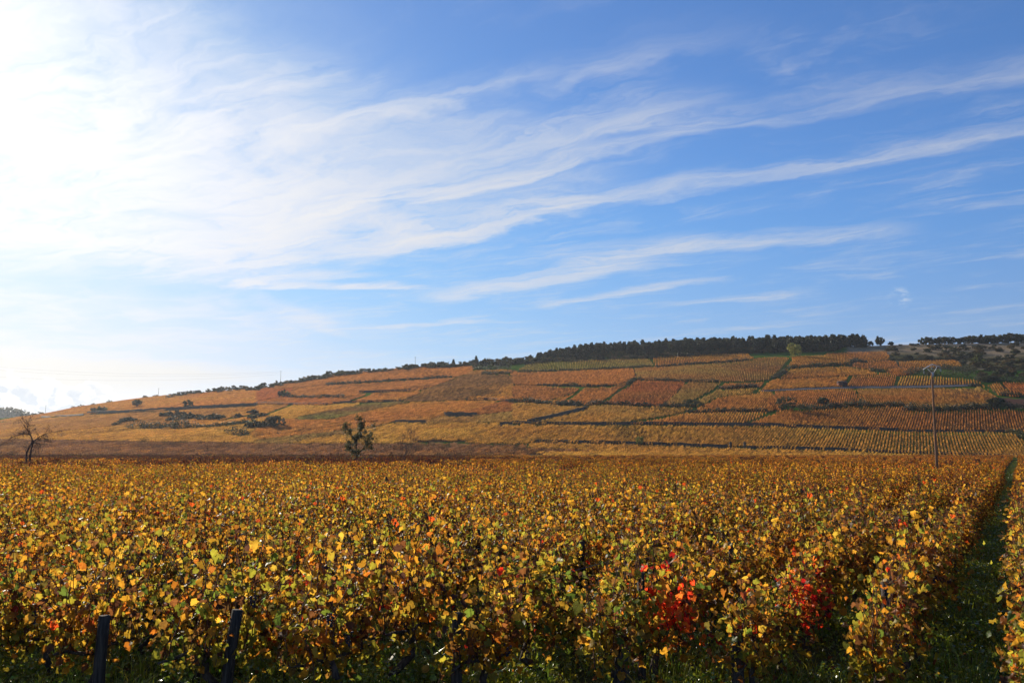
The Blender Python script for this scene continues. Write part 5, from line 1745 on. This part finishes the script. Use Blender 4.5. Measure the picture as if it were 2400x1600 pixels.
for k, sx in enumerate((800, 847, 890, 976)):
    post_at(sx, 1117, 1.27, 'tiny dark post top far back under the green bush, %s of four' % ORD[k], (0, 0), 0.06, seed=20 + k)
for k in range(0, 9):
    for z, w in ((0.56, 'lower'), (1.06, 'upper')):
        r = np.random.default_rng(k * 7 + int(z * 10))
        y = np.arange(8.1, 26, 1.5)
        mb = MB()
        x0 = ROW_X(k) + ROW_T * y[0]
        mb.tube([(ROW_X(k) + ROW_T * yy - x0, yy - y[0], z + r.normal(0, 0.008)) for yy in y], 0.0022, 3, cap=False)
        o = link('trellis_wire', mb.mesh('trellis_wire', [M_WIRE]))
        o.location = (x0, y[0], 0)
        tag(o, 'thin steel %s wire along the %s near row left of the grass lane' % (w, ORD[k]), 'wire', 'wires of the near rows')

# ------------------------------------------------------------------ grass and weeds on the vineyard floor
def tuft(seed, weed):
    r = np.random.default_rng(seed)
    mb = MB()
    if weed:
        n = 34
        pos = np.stack([r.normal(0, 0.10, n), r.normal(0, 0.10, n), r.uniform(0.02, 0.2, n)], -1)
        mb.add(*leaf_mesh_arrays(r, pos, leaf_frames(r, n, np.zeros((n, 3)), 0.9, 0.5), r.uniform(0.025, 0.055, n), np.ones((n, 3)) * r.uniform(0.6, 1.3, (n, 1)), 'low'))
    else:
        for i in range(16):
            a, L, w = r.uniform(0, 6.28), r.uniform(0.10, 0.30), r.uniform(0.003, 0.006)
            d = np.array([math.cos(a), math.sin(a), 0])
            s = np.array([-d[1], d[0], 0]) * w
            p0 = np.array([*r.normal(0, 0.05, 2), 0.0])
            b = r.uniform(0.2, 0.9) * L
            p1 = p0 + d * b * 0.35 + np.array([0, 0, L * 0.65])
            p2 = p0 + d * b + np.array([0, 0, L * r.uniform(0.7, 1.0)])
            mb.add([p0 - s, p0 + s, p1 - s * 0.8, p1 + s * 0.8, p2], [(0, 1, 3), (0, 3, 2), (2, 3, 4)], np.ones(3) * r.uniform(0.6, 1.3))
    return mb.mesh('tuft', [M_GRASS])


C_TUFT = proto_collection('tuft', [tuft(i, i % 2 == 0) for i in range(8)])
r_ = np.random.default_rng(55)
n = 21000
gy = np.sqrt(r_.uniform(6.0 ** 2, 23.0 ** 2, n))
gx = r_.uniform(-0.74, 0.74, n) * gy
ly = np.concatenate([r_.uniform(22, 60, 3600), r_.uniform(60, 200, 3000)])
lx = -0.59 + ROW_T * ly + r_.uniform(-0.75, 0.75, len(ly))
gx, gy = np.concatenate([gx, lx]), np.concatenate([gy, ly])
keep = vnoise(gx, gy, 1.3, 21) + r_.normal(0, 0.2, len(gx)) > -0.28
gx, gy = gx[keep], gy[keep]
n = len(gx)
gt = np.array([(0.19, 0.26, 0.022)]) * r_.uniform(0.6, 1.4, (n, 1)) * np.stack([r_.uniform(0.8, 1.5, n), np.ones(n), np.ones(n)], -1)
rot = np.zeros((n, 3))
rot[:, 2] = r_.uniform(0, 6.28, n)
sc_ = r_.uniform(0.6, 1.3, (n, 1)) * np.ones((n, 3)) * np.where(gy > 30, 1.25, 1.0)[:, None]
o = scatter('grass', np.stack([gx, gy, np.zeros(n)], -1), rot, sc_, r_.integers(0, 8, n), gt, C_TUFT)
tag(o, 'lush green grass and weeds between the vine rows', None, None, 'stuff')
fl = []
for i in range(6):
    rr = np.random.default_rng(i)
    v_, f_, c_ = leaf_mesh_arrays(rr, np.zeros((1, 3)), np.eye(3)[None], np.ones(1), np.ones((1, 3)), 'mid')
    fl.append(mesh_from('fallen_leaf', v_, f_, [M_LEAF_I], c_))
C_FALL = proto_collection('fallen_leaf', fl)
n = 1700
fy = np.sqrt(r_.uniform(6.0 ** 2, 24.0 ** 2, n))
fx = r_.uniform(-0.74, 0.74, n) * fy
rot = r_.normal(0, 0.35, (n, 3))
rot[:, 2] = r_.uniform(0, 6.28, n)
o = scatter('fallen_leaves', np.stack([fx, fy, r_.uniform(0.03, 0.14, n)], -1), rot, r_.uniform(0.05, 0.09, (n, 1)) * np.ones((n, 3)), r_.integers(0, 6, n), PAL[r_.choice([0, 1, 4, 5, 5, 7], n)], C_FALL)
tag(o, 'fallen yellow and brown vine leaves lying in the grass', None, None, 'stuff')

# ------------------------------------------------------------------ the far wooded hill at the left, and the air
hxs = np.linspace(-2250, -860, 150)
hys = np.linspace(1400, 2000, 50)
HX, HY = np.meshgrid(hxs, hys)
ridge = np.interp(HX / HY, [-1.6, -1.0, -0.80, -0.66, -0.62, -0.60, -0.575, -0.55], [95, 120, 104, 88, 90, 80, 58, 30])
prof = np.exp(-((HY - 1700) / 150.0) ** 2)
HZ = -32 + (ridge + 32) * prof * 1.0 + vnoise(HX, HY, 25, 31) * 9 * prof + vnoise(HX, HY, 14, 32) * 7 * prof
ny, nx = HX.shape
idx = np.arange(nx * ny).reshape(ny, nx)
hf = np.stack([idx[:-1, :-1], idx[:-1, 1:], idx[1:, 1:], idx[1:, :-1]], -1).reshape(-1, 4)
M_FAR = solid_material('far_wood', (0.022, 0.032, 0.018), (0.05, 0.058, 0.026), 0.03, bump=0.0, spec=0.0, rough=1.0)
tag(link('hill', mesh_from('hill', np.stack([HX, HY, HZ], -1).reshape(-1, 3), hf, [M_FAR])), 'far wooded hill fading blue behind the low end of the ridge', None, None, 'structure')
mb = MB()
r = np.random.default_rng(91)
n = 16000
sx, sy = r.uniform(-1900, -870, n), r.uniform(1520, 1750, n)
rz = np.interp(sx / sy, [-1.6, -1.0, -0.80, -0.66, -0.62, -0.60, -0.575, -0.55], [95, 120, 104, 88, 90, 80, 58, 30])
sz = -32 + (rz + 32) * np.exp(-((sy - 1700) / 150.0) ** 2) + r.uniform(-1, 6, n)
mb.add(*leaf_mesh_arrays(r, np.stack([sx, sy, sz], -1), leaf_frames(r, n, np.zeros((n, 3)), 0.5), r.uniform(3, 6, n), np.array(DARKB_C)[r.integers(0, 3, n)], 'low'))
tag(link('forest', mb.mesh('forest', [M_TREE])), 'far dark forest covering the blue hill at the left', None, None, 'stuff')

mh, t = mat('haze')
vol = t.n('ShaderNodeVolumePrincipled')
vol.inputs['Color'].default_value = (0.86, 0.92, 1.0, 1)
vol.inputs['Density'].default_value = 0.00007
vol.inputs['Anisotropy'].default_value = 0.45
t.t.links.new(vol.outputs[0], t.n('ShaderNodeOutputMaterial').inputs['Volume'])
mb = MB()
mb.box((-2400, -500, -60), (2400, 2400, 135))
hzo = link('haze', mb.mesh('haze', [mh]))
tag(hzo, 'thin autumn haze in the air over the valley', None, None, 'stuff')
